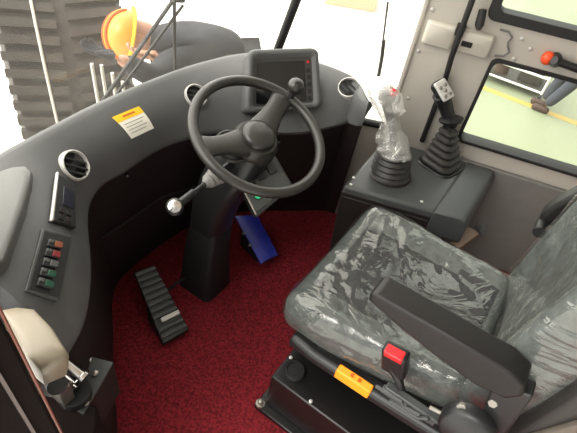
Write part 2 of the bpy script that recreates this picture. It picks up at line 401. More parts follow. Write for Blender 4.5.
dash = thing('dashboard', 'charcoal grey wraparound dashboard curving under the windshield', 'dashboard', (.1, .55, 0))
m = MB(); rings = []
NU = 97
for i in range(NU):
    u = 12 * i / (NU - 1); a = cr(T, u); b = cr(L, u); o = outw(u, 1)
    r = [a + o * .035 + V((0, 0, -.05)), a + o * .030 + V((0, 0, -.012)), a + o * .016]
    r += [dsurf(u, v) for v in (0, .08, .16, .26, .37, .48, .6, .7, .8, .88, .95, 1)]
    r += [b + o * .006 + V((0, 0, -.014)), b + o * .03 + V((0, 0, -.022)), b + o * .06 + V((0, 0, -.015))]
    rings.append(r)
m.loft(rings)
part('upper_shell', m, 'dash', dash, angle=50)
m = MB(); rings = []
for i in range(49):
    u = i / 4; b = cr(L, u); o = outw(u, 1); f = cr([(x, y, 0) for x, y in FL], u)
    top = b + o * .04 + V((0, 0, -.018)); q = f - top
    mid = top + V((q.x * .35, q.y * .35, q.z * .25)); low = top + V((q.x * .8, q.y * .8, q.z * .65))
    rings.append([top, mid, low, f, f + o * .01 + V((0, 0, .0)), top + o * .012])
m.loft(rings)
lp = part('lower_panel', m, 'dashdark', dash, angle=50)

def quad_plate(name, cs, thick, mtl, parent, bevel=.003, lift=.0):
    """slab on four world corners (TL, TR, BR, BL)"""
    P = [V(c) for c in cs]; n = (P[1] - P[0]).cross(P[3] - P[0]).normalized()
    if n.z < 0: n = -n
    mb = MB(); mb.hexa([p + n * (lift - .02) for p in P] + [p + n * (lift + thick) for p in P])
    return part(name, mb, mtl, parent, bevel=bevel), n
def lerp4(P, a, b):
    P = [V(p) for p in P]; return (P[0] * (1 - a) + P[1] * a) * (1 - b) + (P[3] * (1 - a) + P[2] * a) * b

def vent(u, v, R, spin=.4):
    p, tu, tv, n = dframe(u, v)
    mb = MB(); mb.lathe([(R * .86, -.004), (R * .86, .008), (R * .90, .012), (R * .96, .011), (R, .006), (R * 1.02, -.01)], p, n, 36, False)
    r = part('air_vent', mb, 'silver', dash)
    b = MB(); b.lathe([(.001, -.001), (R * .88, 0), (R * .88, -.012)], p, n, 32, False); part('vent_barrel', b, 'blackmatte', r, label='black barrel inside the silver vent ring')
    ca, sa = math.cos(spin), math.sin(spin); ex = tu * ca + tv * sa; ey = -tu * sa + tv * ca
    for k in (-.5, 0, .5):
        w = R * .84 * math.sqrt(max(.05, 1 - k * k)); b = MB(); q = p + ey * R * .8 * k + n * .004
        b.hexa([q - ex * w - ey * .0012, q + ex * w - ey * .0012, q + ex * w + ey * .002, q - ex * w + ey * .002] + [t + n * .006 + ey * .005 for t in (q - ex * w, q + ex * w, q + ex * w + ey * .003, q - ex * w + ey * .003)])
        part('vent_slat', b, 'blackmatte', r)
vent(3.45, .48, .041, .9); vent(6.7, .44, .038, .5); vent(10.7, .27, .039, .2)

# warning sticker: white with a yellow heading band
def patch(u0, u1, v0, v1, off=.0015, n=5, corners=None):
    mb = MB(); rings = []
    for i in range(n + 1):
        r = []
        for lay in (0, 1):
            for j in (range(n + 1) if lay == 0 else range(n, -1, -1)):
                a = i / n; b = j / n
                if corners:
                    (ua, va), (ub, vb), (uc, vc), (ud, vd) = corners
                    u = (ua * (1 - a) + ub * a) * (1 - b) + (ud * (1 - a) + uc * a) * b; v = (va * (1 - a) + vb * a) * (1 - b) + (vd * (1 - a) + vc * a) * b
                else: u = u0 + (u1 - u0) * a; v = v0 + (v1 - v0) * b
                p, tu, tv, nn = dframe(u, v); r.append(p + nn * (off if lay else -.002))
        rings.append(r)
    mb.loft(rings); return mb
SK = [(5.05, .22), (5.6, .25), (5.75, .65), (5.25, .62)]
def ins(P, a0, a1, b0, b1):
    f = lambda a, b: tuple((P[0][k] * (1 - a) + P[1][k] * a) * (1 - b) + (P[3][k] * (1 - a) + P[2][k] * a) * b for k in (0, 1))
    return [f(a0, b0), f(a1, b0), f(a1, b1), f(a0, b1)]
stk = part('warning_sticker', patch(0, 0, 0, 0, .0016, corners=SK), 'white', dash, label='white warning sticker with a yellow heading')
part('heading_band', patch(0, 0, 0, 0, .0022, corners=ins(SK, 0, 1, 0, .27)), 'yellow', stk)
for k in range(4): part('print_line', patch(0, 0, 0, 0, .0021, 2, corners=ins(SK, .12, .88 - .12 * (k % 2), .40 + k * .13, .43 + k * .13)), 'printg', stk)
part('print_line', patch(0, 0, 0, 0, .0028, 2, corners=ins(SK, .3, .75, .09, .16)), 'hatdark', stk)

# climate control with a small display
AC = [(-.268, .546, .754), (-.238, .528, .712), (-.325, .416, .694), (-.370, .423, .748)]
ac, an = quad_plate('climate_control', AC, .010, 'black', dash)
def sub_plate(name, P, a0, a1, b0, b1, l0, l1, mtl, parent, n, bevel=.001, **k):
    mb = MB(); q = [lerp4(P, a, b) for a, b in ((a0, b0), (a1, b0), (a1, b1), (a0, b1))]
    mb.hexa([p + n * l0 for p in q] + [p + n * l1 for p in q]); return part(name, mb, mtl, parent, bevel=bevel, **k)
sub_plate('silver_edge', AC, -.05, .07, -.02, 1.02, .004, .013, 'silver', ac, an, .003)
sub_plate('display_window', AC, .36, .86, .22, .62, .009, .0115, 'lcd', ac, an)
for a in (.35, .65): 
    for b in (.76, .9): sub_plate('button', AC, a - .1, a + .1, b - .045, b + .045, .009, .013, 'dashdark', ac, an)
# rocker switch panel
SW = [tuple(V(p) + V((.004, .0, .010))) for p in ((-.400, .412, .742), (-.352, .390, .697), (-.468, .285, .665), (-.508, .320, .708))]
sw, sn = quad_plate('switch_panel', SW, .008, 'panel', dash)
sub_plate('panel_bezel', SW, .06, .94, .04, .96, .007, .0095, 'black', sw, sn)
for i, c in enumerate(('rocko', 'rockr', 'rockk', 'rockg', 'rockg')):
    b0 = .17 + i * .152
    rk_ = sub_plate('rocker_switch', SW, .22, .66, b0, b0 + .12, .008, .018, 'black', sw, sn, .002)
    sub_plate('rocker_lens', SW, .42, .66, b0 + .018, b0 + .105, .017, .0205, c, rk_, sn, label={'rocko': 'orange lens', 'rockr': 'red lens', 'rockk': 'grey lens', 'rockg': 'green lens'}[c])
    sub_plate('rocker_tip', SW, .22, .38, b0 + .02, b0 + .06, .017, .020, 'rockk', rk_, sn)

# raised moulded lid at the left end
m = MB(); P = [(-.40, .60), (-.335, .588), (-.315, .572), (-.318, .545), (-.345, .51), (-.395, .455), (-.45, .405), (-.50, .362), (-.545, .345), (-.58, .37), (-.585, .45), (-.50, .55)]
def lidz(x, y, k): return .770 + .028 * k - .16 * max(0, .46 - y) * (.9 if y < .46 else 0)
m.loft([[V((x, y, lidz(x, y, -1.2))) for x, y in P], [V((x, y, lidz(x, y, .85))) for x, y in P], [V((-.45 + (x + .45) * .86, .47 + (y - .47) * .86, lidz(x, y, 1.1))) for x, y in P]])
part('console_lid', m, 'lid', dash, bevel=.006, seg=3, label='paler raised moulded lid at the left end')

# instrument display: hooded housing standing on the shelf
B0, B1 = V((.352, .452, .725)), V((.570, .285, .735)); T0, T1 = V((.440, .525, .885)), V((.640, .376, .890))
F = [T0, T1, B1, B0]; fn = (T1 - T0).cross(B0 - T0).normalized(); fn = fn if fn.y < 0 else -fn
def fpt(a, b, o=0): return lerp4(F, a, b) + fn * o
def frr(a0, a1, b0, b1, r, n=5, o=0):
    P = []
    for cx, cy, s in ((a1 - r, b0 + r, 0), (a0 + r, b0 + r, 1), (a0 + r, b1 - r, 2), (a1 - r, b1 - r, 3)):
        for k in range(n + 1): t = s * PI / 2 + PI / 2 * k / n; P.append(fpt(cx + r * math.cos(t), cy - r * math.sin(t), o))
    return P
m = MB()
m.loft([frr(.06, .94, .05, 1.05, .1, o=-.10), frr(0, 1, 0, 1.05, .11, o=-.055), frr(0, 1, 0, 1.05, .11, o=.0), frr(.03, .97, .03, 1.02, .10, o=.010), frr(.075, .925, .10, .97, .07, o=.010), frr(.11, .89, .155, .93, .05, o=-.006)], True, True)
dh = part('display_housing', m, 'dash', dash, angle=60)
m = MB(); m.loft([frr(.10, .90, .145, .94, .05, o=-.010), frr(.10, .90, .145, .94, .05, o=-.003)]); bz = part('display_bezel', m, 'bezel', dh)
m = MB(); m.loft([frr(.145, .80, .21, .90, .03, o=-.006), frr(.145, .80, .21, .90, .03, o=-.0005)]); part('screen', m, 'screen', dh)
for k in range(5):
    m = MB(); b = .34 + k * .12; m.loft([frr(.825, .87, b, b + .075, .015, o=-.004), frr(.825, .87, b, b + .075, .015, o=.001)]); part('key', m, 'blackmatte', dh)
m = MB(); m.lathe([(.0045, 0), (.0045, .005), (.002, .006)], fpt(.845, .235, -.004), fn, 12); part('indicator', m, 'red', dh, label='small red indicator lamp')
for u in (8.6, 5.2, 7.4):
    f = cr(L, u) + outw(u, .0); m = MB(); b = cr([(x, y, 0) for x, y in FL], u); t = f + outw(u, .045) + V((0, 0, -.07)); m.lathe([(.007, -.012), (.007, .004), (.003, .006)], t, -outw(u, 1), 10); part('bolt', m, 'black', dash)
# seam of the glove flap on the lower panel
m = MB(); pts = []
for u in (4.2, 5, 6, 7.0):
    b = cr(L, u); pts.append(b + outw(u, .075) + V((0, 0, -.28)))
m.tube(pts, .004, 6); part('panel_seam', m, 'blackmatte', dash)

# ------------------------------------------------------------------ steering column, wheel
WC = V((.2137, .2861, .7793)); WNN = V((-.0733, -.3988, .9141)).normalized()
ex = V((1, 0, 0)); ex = (ex - WNN * ex.dot(WNN)).normalized(); ey = WNN.cross(ex)
def wl(x, y, z=0): return WC + ex * x + ey * y + WNN * z
sw_ = thing('steering_wheel', 'black two-spoke steering wheel with a spinner knob', 'steering wheel', WC - WNN * .09)
m = MB(); m.torus(WC, WNN, .195, .0155, 80, 16); part('rim', m, 'wheel', sw_)
for s, (tx, ty) in ((1, (.178, .058)), (-1, (-.178, .058))):
    m = MB(); d = V((tx, ty, 0)).normalized(); q = V((-d.y, d.x, 0)); rings = []
    for t, w, h, z in ((.02, .058, .020, -.030), (.06, .050, .018, -.028), (.10, .038, .015, -.020), (.14, .033, .012, -.010), (.17, .036, .011, -.002), (.188, .046, .010, .0)):
        c = d * t
        rings.append([wl(c.x + q.x * a * w, c.y + q.y * a * w, z + b * h) for a, b in ((-1, -.3), (-.8, .6), (-.4, 1), (.4, 1), (.8, .6), (1, -.3), (.7, -1), (-.7, -1))])
    m.loft(rings); part('spoke', m, 'wheel', sw_, sub=1, angle=60)
m = MB(); m.lathe([(.060, -.085), (.072, -.066), (.070, -.034), (.060, -.016), (.052, -.015)], WC, WNN, 40); part('hub', m, 'wheel', sw_)
m = MB(); m.lathe([(.050, -.022), (.051, -.004), (.046, .004), (.030, .008), (.002, .009)], WC, WNN, 40); part('horn_cap', m, 'hub', sw_, angle=60)
kb = wl(.190, .045, 0)
m = MB(); m.lathe([(.013, -.012), (.014, .02), (.011, .026), (.011, .036)], kb, WNN, 20); kst = part('spinner_clamp', m, 'black', sw_)
m = MB(); m.lathe([(.011, .030), (.020, .038), (.0255, .050), (.025, .062), (.018, .073), (.008, .077), (.001, .078)], kb, WNN, 28); part('spinner_knob', m, 'hub', sw_, angle=70)

sc = thing('steering_column', 'dark steering column rising from the red carpet to the wheel', 'steering column', (.18, .45, 0))
def rr(c, hx, hy, r=.3, n=4, tilt=0):
    P = []; c = V(c)
    for sx, sy, s in ((1, 1, 0), (-1, 1, 1), (-1, -1, 2), (1, -1, 3)):
        for k in range(n + 1):
            t = s * PI / 2 + PI / 2 * k / n; x = sx * hx * (1 - r) + hx * r * math.cos(t); y = sy * hy * (1 - r) + hy * r * math.sin(t)
            P.append(c + V((x, y * math.cos(tilt), y * math.sin(tilt))))
    return P
m = MB(); m.loft([rr((.175, .455, 0), .078, .082), rr((.175, .455, .03), .074, .078), rr((.18, .450, .22), .060, .068), rr((.19, .44, .36), .055, .06)]); part('column_boot', m, 'blackmatte', sc, angle=60)
m = MB(); m.loft([rr((.188, .442, .33), .060, .062, .5), rr((.188, .42, .45), .068, .066, .5, 4, .15), rr((.19, .375, .57), .078, .072, .5, 4, .3), rr((.195, .335, .66), .078, .074, .5, 4, .42), rr((.208, .302, .735), .050, .055, .8, 4, .42)]); part('column_shroud', m, 'black', sc, angle=60)
m = MB(); m.torus(wl(-.06, .03, -.055), WNN, .052, .006, 40, 8); part('collar_ring', m, 'wheel', sc)
m = MB(); m.lathe([(.006, 0), (.006, .004)], (.128, .39, .47), (-.8, -.5, .3), 10); part('screw', m, 'silver', sc)
# combination stalk
A = V((.135, .325, .690)); Bk = V((-.112, .302, .698)); d = (Bk - A).normalized()
m = MB(); m.lathe([(.030, 0), (.030, .012), (.024, .018), (.027, .024), (.021, .032), (.024, .038), (.018, .046), (.021, .052), (.014, .062), (.010, .07)], A + d * .055, d, 20); part('stalk_bellows', m, 'walllow', sc)
m = MB(); m.tube([A, A + d * .13, Bk - d * .02], [.014, .007, .0065], 12); m.tube([Bk - d * .075, Bk - d * .02], .0115, 12); stk_ = part('signal_stalk', m, 'black', sc)
cam_d = V((-.45, -.45, .77)).normalized()
m = MB(); m.lathe([(.012, -.022), (.0215, -.012), (.0225, .006), (.018, .012)], Bk, cam_d, 24); part('stalk_knob', m, 'black', stk_)
m = MB(); m.lathe([(.017, .008), (.0165, .014), (.009, .017), (.001, .0175)], Bk, cam_d, 20); part('knob_cap', m, 'chrome', stk_, label='bright silver knob end')
# switch box on the right of the column
SB = [(.150, .330, .662), (.300, .280, .668), (.262, .172, .620), (.085, .180, .602)]
sbx, bn = None, None
P = [V(p) for p in SB]; bn = (P[1] - P[0]).cross(P[3] - P[0]).normalized(); bn = bn if bn.z > 0 else -bn
m = MB(); m.hexa([p - bn * .05 + (V((.20, .26, .6)) - p) * .25 for p in P] + P); sbx = part('switch_box', m, 'black', sc, bevel=.004)
sub_plate('switch_face', SB, .05, .95, .10, .92, -.002, .002, 'panel', sbx, bn)
sub_plate('silver_strip', SB, .0, .035, .08, .95, -.001, .003, 'steel', sbx, bn)
for k in range(3): sub_plate('push_switch', SB, .12 + k * .27, .30 + k * .27, .15, .45, .001, .006, 'black', sbx, bn)
m = MB(); m.lathe([(.0085, 0), (.0085, .005), (.004, .008)], lerp4(SB, .20, .70) + bn * .005, bn, 14); part('indicator_lamp', m, 'green', sbx, label='small green lamp')

# ------------------------------------------------------------------ pedals
pd = thing('accelerator_pedal', 'black ribbed floor pedal left of the steering column', 'pedal', (-.09, .34, 0))
Pq = [V((-.052, .600, .150)), V((.022, .572, .150)), V((-.046, .330, .035)), V((-.146, .360, .035))]
pn = (Pq[1] - Pq[0]).cross(Pq[3] - Pq[0]).normalized(); pn = pn if pn.z > 0 else -pn
m = MB(); m.hexa([p - pn * .012 for p in Pq] + Pq); part('tread_plate', m, 'black', pd, bevel=.003)
for k in range(11):
    b = .03 + k * .087; m = MB(); q = [lerp4(Pq, a, bb) for a, bb in ((.02, b), (.98, b), (.98, b + .045), (.02, b + .045))]
    if k == 8: continue
    m.hexa([p - pn * .002 for p in q] + [p + pn * .008 for p in q]); part('tread_rib', m, 'console', pd, bevel=.0015)
m = MB(); q = [lerp4(Pq, a, b) for a, b in ((.25, .70), (.98, .70), (.98, .76), (.25, .76))]; m.hexa([p for p in q] + [p + pn * .01 for p in q]); part('hinge_bar', m, 'silver', pd, bevel=.002)
m = MB(); m.hexa([V((-.14, .37, 0)), V((-.05, .345, 0)), V((-.005, .46, 0)), V((-.10, .49, 0)), V((-.138, .372, .028)), V((-.052, .347, .028)), V((-.005, .46, .08)), V((-.10, .49, .085))]); part('pedal_base', m, 'blackmatte', pd, bevel=.004)
m = MB(); m.tube([(.0, .49, .08), (.07, .50, .06), (.13, .49, .06)], .006, 8); part('linkage', m, 'blackmatte', pd)

bp_ = thing('brake_pedal', 'blue film-covered brake pedal right of the steering column', 'pedal', (.40, .36, 0))
Q = [V((.435, .520, .150)), V((.505, .450, .145)), V((.443, .285, .070)), V((.355, .310, .070))]
qn = (Q[1] - Q[0]).cross(Q[3] - Q[0]).normalized(); qn = qn if qn.z > 0 else -qn
m = MB(); n = 10; top = []; bot = []
rings = []
for i in range(n + 1):
    r = []
    for j in range(7):
        p = lerp4(Q, j / 6, i / n) + qn * (.006 * noise.noise(V((i * .9, j * 1.3, 2))) + .010 * math.sin(PI * j / 6)); r.append(p)
    r += [lerp4(Q, j / 6, i / n) - qn * .012 for j in range(6, -1, -1)]
    rings.append(r)
m.loft(rings); part('pedal_pad', m, 'blue', bp_, angle=45)
m = MB(); m.hexa([V((.40, .36, 0)), V((.46, .34, 0)), V((.49, .44, 0)), V((.43, .48, 0)), V((.395, .37, .084)), V((.452, .35, .084)), V((.485, .44, .126)), V((.432, .485, .126))]); part('pedal_base', m, 'blackmatte', bp_, bevel=.004)
for t in (.35, .6):
    m = MB(); p = lerp4(Q, 0, t); m.sphere(p - qn * .004 + V((-.004, 0, 0)), .008, 10, 6); part('rivet', m, 'steel', bp_)

# ------------------------------------------------------------------ door latch group on the left
dl = thing('door_latch', 'beige and chrome door latch on the left console by the door post', 'door latch', (-.49, .25, .25))
P = [(-0.5565, 0.3097), (-0.5337, 0.2936), (-0.5156, 0.265), (-0.5194, 0.2033), (-0.5327, 0.1424), (-0.5451, 0.1329), (-0.5812, 0.1472), (-0.5831, 0.1785), (-0.567, 0.2318)]
pc = (-.549, .216)
cov = lambda k, z, dy=0: [V((pc[0] + (x - pc[0]) * k, pc[1] + (y - pc[1]) * k + dy, z)) for x, y in P]
m = MB(); m.loft([cov(.97, .64, .020), cov(1.01, .69, .008), cov(1.0, .712), cov(.95, .726), cov(.86, .732), cov(.5, .735)])
part('handle_cover', m, 'beige', dl, angle=60, label='beige moulded handle cover')
m = MB(); m.tube([(-.535, .255, .54), (-.555, .19, .57)], .02, 14); part('cover_lining', m, 'blackmatte', dl)
m = MB(); m.lathe([(.019, -.006), (.022, -.004), (.022, .004), (.017, .006), (.017, .066), (.022, .068), (.022, .076), (.010, .077)], (-.513, .268, .535), V((.016, -.085, -.042)), 24); part('chrome_roller', m, 'chrome', dl, label='chrome striker roller')
m = MB(); m.lathe([(.036, 0), (.036, .022)], (-.515, .232, .405), (0, 0, 1), 24); part('latch_disc', m, 'blackmatte', dl)
for x, y in ((-.452, .245), (-.512, .200), (-.44, .285)):
    m = MB(); m.lathe([(.008, 0), (.008, .006), (.004, .008)], (x, y, .404), (0, 0, 1), 6); part('bolt', m, 'steel', dl)
K = [(-.436, .310), (-.404, .236), (-.532, .184), (-.545, .258)]
m = MB(); m.hexa([V((x, y, .25)) for x, y in K] + [V((x, y, .398)) for x, y in K]); part('mount_box', m, 'dashdark', dl, bevel=.004)
m = MB(); m.hexa([V((x, y, .396)) for x, y in K] + [V((x, y, .405)) for x, y in K]); part('top_plate', m, 'panel', dl, bevel=.002, label='dark grey top plate')
m = MB(); m.box((-.50, .262, .435), (.04, .05, .06)); m.box((-.535, .25, .45), (.03, .06, .08)); part('bracket', m, 'steel', dl, bevel=.003)

# ------------------------------------------------------------------ right console and joysticks
rc = thing('side_console', 'grey plastic joystick console beside the seat under the side window', 'console', (.8, -.1, 0))
c1, c2, c3, c4 = (.523, .117), (.668, -.322), (1.068, -.318), (.945, .145)
def cpt(a, b, z):   # a: left->right, b: front->back
    x = (c1[0] * (1 - a) + c4[0] * a) * (1 - b) + (c2[0] * (1 - a) + c3[0] * a) * b; y = (c1[1] * (1 - a) + c4[1] * a) * (1 - b) + (c2[1] * (1 - a) + c3[1] * a) * b
    return V((x, y, z))
m = MB(); m.hexa([cpt(.06, .04, .0), cpt(.06, .86, .0), cpt(1, .86, .0), cpt(1, .04, .0), cpt(0, 0, .475), cpt(0, .88, .475), cpt(1, .88, .475), cpt(1, 0, .475)]); part('console_body', m, 'dashdark', rc, bevel=.006)
m = MB(); m.hexa([cpt(0, 0, .44), cpt(0, .74, .44), cpt(1, .74, .44), cpt(1, 0, .44), cpt(.01, .01, .5), cpt(.01, .74, .5), cpt(.99, .74, .5), cpt(.99, .01, .5)]); part('console_top', m, 'console', rc, bevel=.012, seg=3)
m = MB(); rings = []
for b, z in ((.725, .40), (.725, .494), (.735, .504), (.93, .504), (.965, .497), (.99, .478), (1.0, .45), (1.0, .40)): rings.append([cpt(-.012, b, z), cpt(.5, b, z), cpt(.995, b, z)])
m.loft([list(x) for x in zip(*rings)]); part('rear_lid', m, 'console', rc, angle=50, bevel=.004)
for a, b in ((.1, .60), (.05, .05), (.16, .03)):
    m = MB(); m.lathe([(.006, 0), (.006, .003), (.002, .004)], cpt(a, b, .499), (0, 0, 1), 10); part('screw', m, 'silver', rc)

# joystick A: bagged, joystick B: bare with a silver head
js = thing('joystick', 'front joystick wrapped in a crumpled clear plastic bag', 'joystick', (.712, .015, .5))
m = MB(); prof = [(.080, 0), (.080, .008), (.070, .012)]
for k in range(4): z = .018 + k * .023; prof += [(.066 - k * .002, z), (.074 - k * .002, z + .010), (.066 - k * .002, z + .021)]
prof += [(.050, .113), (.030, .118)]
m.lathe(prof, (.712, .015, .5), (0, .10, 1), 32); part('rubber_boot', m, 'boot', js, angle=60)
j0 = V((.715, .022, .60)); j1 = V((.715, .070, .70)); j2 = V((.712, .122, .785))
m = MB(); m.tube([j0, j1, j2], [.012, .016, .018], 14); part('lever', m, 'black', js)
hd = (j2 - j1).normalized()
m = MB(); m.sphere(j2 + V((0, -.008, .005)), .034, 20, 12, (1, .9, 1.05)); hh = part('grip_head', m, 'walllow', js)
m = MB(); m.lathe([(.014, 0), (.014, .010), (.007, .014)], j2 + V((-.008, -.024, .025)), V((-.2, -.6, .8)), 16); m.lathe([(.010, 0), (.010, .010)], j2 + V((.014, -.026, .019)), V((-.2, -.6, .8)), 12); part('button', m, 'red', hh, label='red thumb button')
m = MB(); rings = []; nb = 40
path = [(V((.712, .022, .592)), .040), (V((.713, .030, .605)), .062), (V((.714, .040, .630)), .060), (V((.714, .056, .662)), .045), (V((.714, .070, .695)), .033), (V((.713, .086, .725)), .036), (V((.712, .100, .752)), .050), (V((.711, .116, .785)), .060), (V((.711, .130, .812)), .052), (V((.711, .138, .830)), .026), (V((.711, .140, .834)), .002)]
for i in range(41):
    t = i / 40 * (len(path) - 1); k = min(int(t), len(path) - 2); w = t - k; c = path[k][0].lerp(path[k + 1][0], w); r = path[k][1] * (1 - w) + path[k + 1][1] * w
    rg = []
    for q in range(nb):
        a = 2 * PI * q / nb; dd = V((math.cos(a), math.sin(a), 0)); pp = c + dd * r
        f = noise.noise(pp * 32) * .30 + abs(noise.noise(pp * 60 + V((3, 1, 7)))) * .25
        rg.append(c + (dd.cross(V((1, 0, 0))).cross(V((1, 0, 0))) * 0 + dd) * r * (1 + f))
    rings.append(rg)
m.loft(rings, True, False); part('plastic_bag', m, 'bag', js, angle=80, label='crumpled clear plastic bag')

jt = thing('joystick', 'rear bare joystick with silver button head on ribbed pyramid boot', 'joystick', (.925, -.125, .5))
def sq(c, h, tl=0, rot=-.25):
    P = []
    for q in rr((0, 0, 0), h, h, .6, 4): P.append(V(c) + Matrix.Rotation(rot, 3, 'Z') @ q)
    return P
m = MB(); m.loft([sq((.928, -.112, .5), .080), sq((.928, -.112, .508), .076)]); part('boot_flange', m, 'black', jt, bevel=.002)
rings = []
for k in range(6):
    z = .508 + k * .023; h = .066 - k * .0068; o = V((.928 + .006 * k, -.112 + .005 * k, z))
    rings += [sq(o, h - .006), sq(o + V((0, 0, .007)), h + .003), sq(o + V((0, .001, .014)), h + .001), sq(o + V((0, .002, .021)), h - .010)]
m = MB(); m.loft(rings); part('rubber_boot', m, 'boot', jt, angle=30)
a0 = V((.960, -.086, .63)); a1 = V((.968, -.070, .675)); a2 = V((.955, -.030, .735)); a3 = V((.938, -.012, .768))
m = MB(); m.lathe([(.020, -.02), (.030, .0), (.044, .006), (.046, .014), (.030, .022), (.022, .026)], a1 + V((0, -.01, -.01)), V((0, .35, 1)), 28); part('grip_collar', m, 'black', jt)
m = MB(); m.tube([a0, a1, a1.lerp(a2, .5), a2, a3], [.020, .024, .026, .029, .034], 18); part('grip', m, 'black', jt)
hn = V((-.62, -.42, .66)).normalized(); hx0 = hn.cross(V((0, 0, 1))).normalized(); hy0 = hx0.cross(hn); hy = hy0 * .79 + hx0 * .61; hx = hx0 * .79 - hy0 * .61; Rm = Matrix((hx, hy, hn)).transposed()
hc = a3 + V((-.006, -.004, .020))
m = MB(); m.rbox((.030, .044, .020), .018, 10, lambda q: hc - hn * .016 + Rm @ q); part('grip_head', m, 'black', jt)
m = MB(); m.rbox((.025, .039, .006), .006, 10, lambda q: hc + hn * .002 + Rm @ q); fp = part('face_plate', m, 'silver', jt, label='silver button face')
for x, y in ((-.010, .014), (.010, .014), (0, -.004), (-.010, -.022), (.010, -.022)):
    m = MB(); m.lathe([(.0065, 0), (.0065, .004), (.003, .006)], hc + hn * .008 + hx * x + hy * y, hn, 12); part('button', m, 'steel', fp)

# ------------------------------------------------------------------ operator's seat
st = thing('operator_seat', 'black fabric operator seat still covered in crinkled clear plastic', 'seat', (.27, -.27, 0))
def two_tone(mb, test):
    for i, f in enumerate(mb.f):
        c = sum((mb.v[k] for k in f), V()) / len(f)
        if test(c): mb.mi[i] = 1
def cush(off=0., wr=0.):
    def fn(q):
        x, y, z = q
        tz = max(0, z) / .066; ax = abs(x) / .28
        zz = z
        if z > 0:
            zz += tz * (.026 * min(1, ax) ** 3 - .018 * max(0, 1 - ax * ax) * (1 - max(0, y - .05) * 2))
            zz -= tz * .012 * max(0, (y - .15) / .115)
            zz -= 0 if off else tz * .010 * max(0, 1 - abs(ax - .62) / .07)
            for yc in () if off else (-.14, -.04, .06, .15):
                if ax < .62: zz -= tz * .007 * max(0, 1 - abs(y - yc) / .014)
        x *= 1 - .16 * max(0, (.1 - y) / .36)
        p = V((.282 + x, -.262 + y, .400 + zz + .02 * max(0, -y) / .26))
        return p
    def fn2(q):
        p = fn(q); c = V((.282, -.262, .40)); d = (p - c); n = V((d.x / .28 ** 2 * .02, d.y / .265 ** 2 * .02, d.z / .066 ** 2 * .02)); n = n.normalized() if n.length > 1e-6 else V((0, 0, 1))
        w = 0
        if wr:
            s = V((p.x * 5 + p.y * 3, p.y * 10 - p.x * 6, p.z * 12)); w = wr * (abs(noise.noise(s)) * 1.5 + abs(noise.noise(s * 2.3)) * .6)
            s2 = V((p.x * 20, p.y * 5, p.z * 18)); w += wr * .4 * abs(noise.noise(s2 * .8))
        return p + n * (off + w)
    return fn2
m = MB(); m.rbox((.288, .272, .070), .055, 30, cush()); two_tone(m, lambda f: abs(f.x - .282) < .165 and f.z > .40 and f.y > -.50 and f.y < -.05); part('seat_cushion', m, ['fabric', 'insert'], st, angle=80)
m = MB(); m.rbox((.288, .272, .070), .055, 64, cush(.004, .006)); part('cushion_cover', m, 'film', st, angle=80, label='crinkled clear plastic over the cushion')
RB = Matrix.Rotation(math.radians(5), 3, 'X'); bo = V((.285, -.580, .425))
def bk(off=0., wr=0.):
    def fn(q):
        x, y, z = q
        ax = abs(x) / .27; yy = y
        if y > 0: yy += .045 * min(1, ax) ** 3 - .012 * max(0, 1 - ax * ax) - (0 if off else .007 * max(0, 1 - abs(ax - .62) / .06))
        if y > 0:
            for zc in () if off else (-.2, -.08, .04):
                if ax < .6: yy -= .006 * max(0, 1 - abs(z - zc) / .014)
        xx = x * (1 - .10 * max(0, (z - .05) / .3) - .07 * max(0, (-z - .12) / .22)); yy -= .05 * max(0, (z - .02) / .32) ** 1.5
        n = V((x / .27 ** 2 * .05, y / .055 ** 2 * .02, z / .34 ** 2 * .05)); n = n.normalized() if n.length > 1e-6 else V((0, 1, 0))
        w = 0
        if wr:
            s = V((x * 6, z * 5 + x * 4, y * 9)); w = wr * (abs(noise.noise(s)) * 1.5 + abs(noise.noise(s * 2.2)) * .6)
            w += wr * .8 * abs(noise.noise(V((x * 24, z * 6 + 3, 1))))
        q2 = V((xx, yy, z + .34)) + n * (off + w)
        return bo + RB @ q2
    return fn
m = MB(); m.rbox((.27, .055, .34), .045, 26, bk()); part('backrest', m, 'fabric', st, angle=80)
m = MB(); m.rbox((.27, .055, .34), .045, 60, bk(.005, .007)); part('backrest_cover', m, 'film', st, angle=80, label='crinkled clear plastic over the backrest')
m = MB(); m.rbox((.285, .055, .36), .035, 14, lambda q: bo + RB @ V((q.x, q.y - .10, q.z + .345))); part('backrest_shell', m, 'shelldark', st, angle=60, label='dark plastic back shell')
m = MB(); sx = -.287
pl_ = [(-.055, -.02), (-.060, .10), (-.080, .20), (-.10, .30), (-.12, .62), (-.150, .66), (-.154, -.02)]
A_ = [bo + RB @ V((sx, y, z)) for y, z in pl_]
m.loft([A_, [p + V((-.010, 0, 0)) for p in A_], [bo + RB @ V((sx - .013, -.105 + (y + .105) * .86, .3 + (z - .3) * .96)) for y, z in pl_]]); part('shell_side_panel', m, 'shell', st, angle=30, label='grey brown side panel of the backrest')
m = MB(); m.box((.285, -.555, .375), (.50, .10, .07)); part('seat_hinge', m, 'blackmatte', st, bevel=.008)
# left armrest, wedge profile
prof = [(-.228, .708), (-.226, .728), (-.238, .740), (-.40, .745), (-.53, .745), (-.570, .730), (-.580, .700), (-.56, .665), (-.50, .652), (-.40, .664), (-.30, .686)]
m = MB(); m.prism([V((-.054, y, z)) for y, z in prof], (.070, 0, 0)); part('armrest', m, 'arm', st, bevel=.015, seg=4)
m = MB(); m.hexa([V((-.03, -.56, .52)), V((.015, -.56, .52)), V((.015, -.62, .52)), V((-.03, -.62, .52)), V((-.03, -.53, .66)), V((.015, -.53, .66)), V((.015, -.60, .69)), V((-.03, -.60, .69))]); part('armrest_bracket', m, 'black', st, bevel=.006)
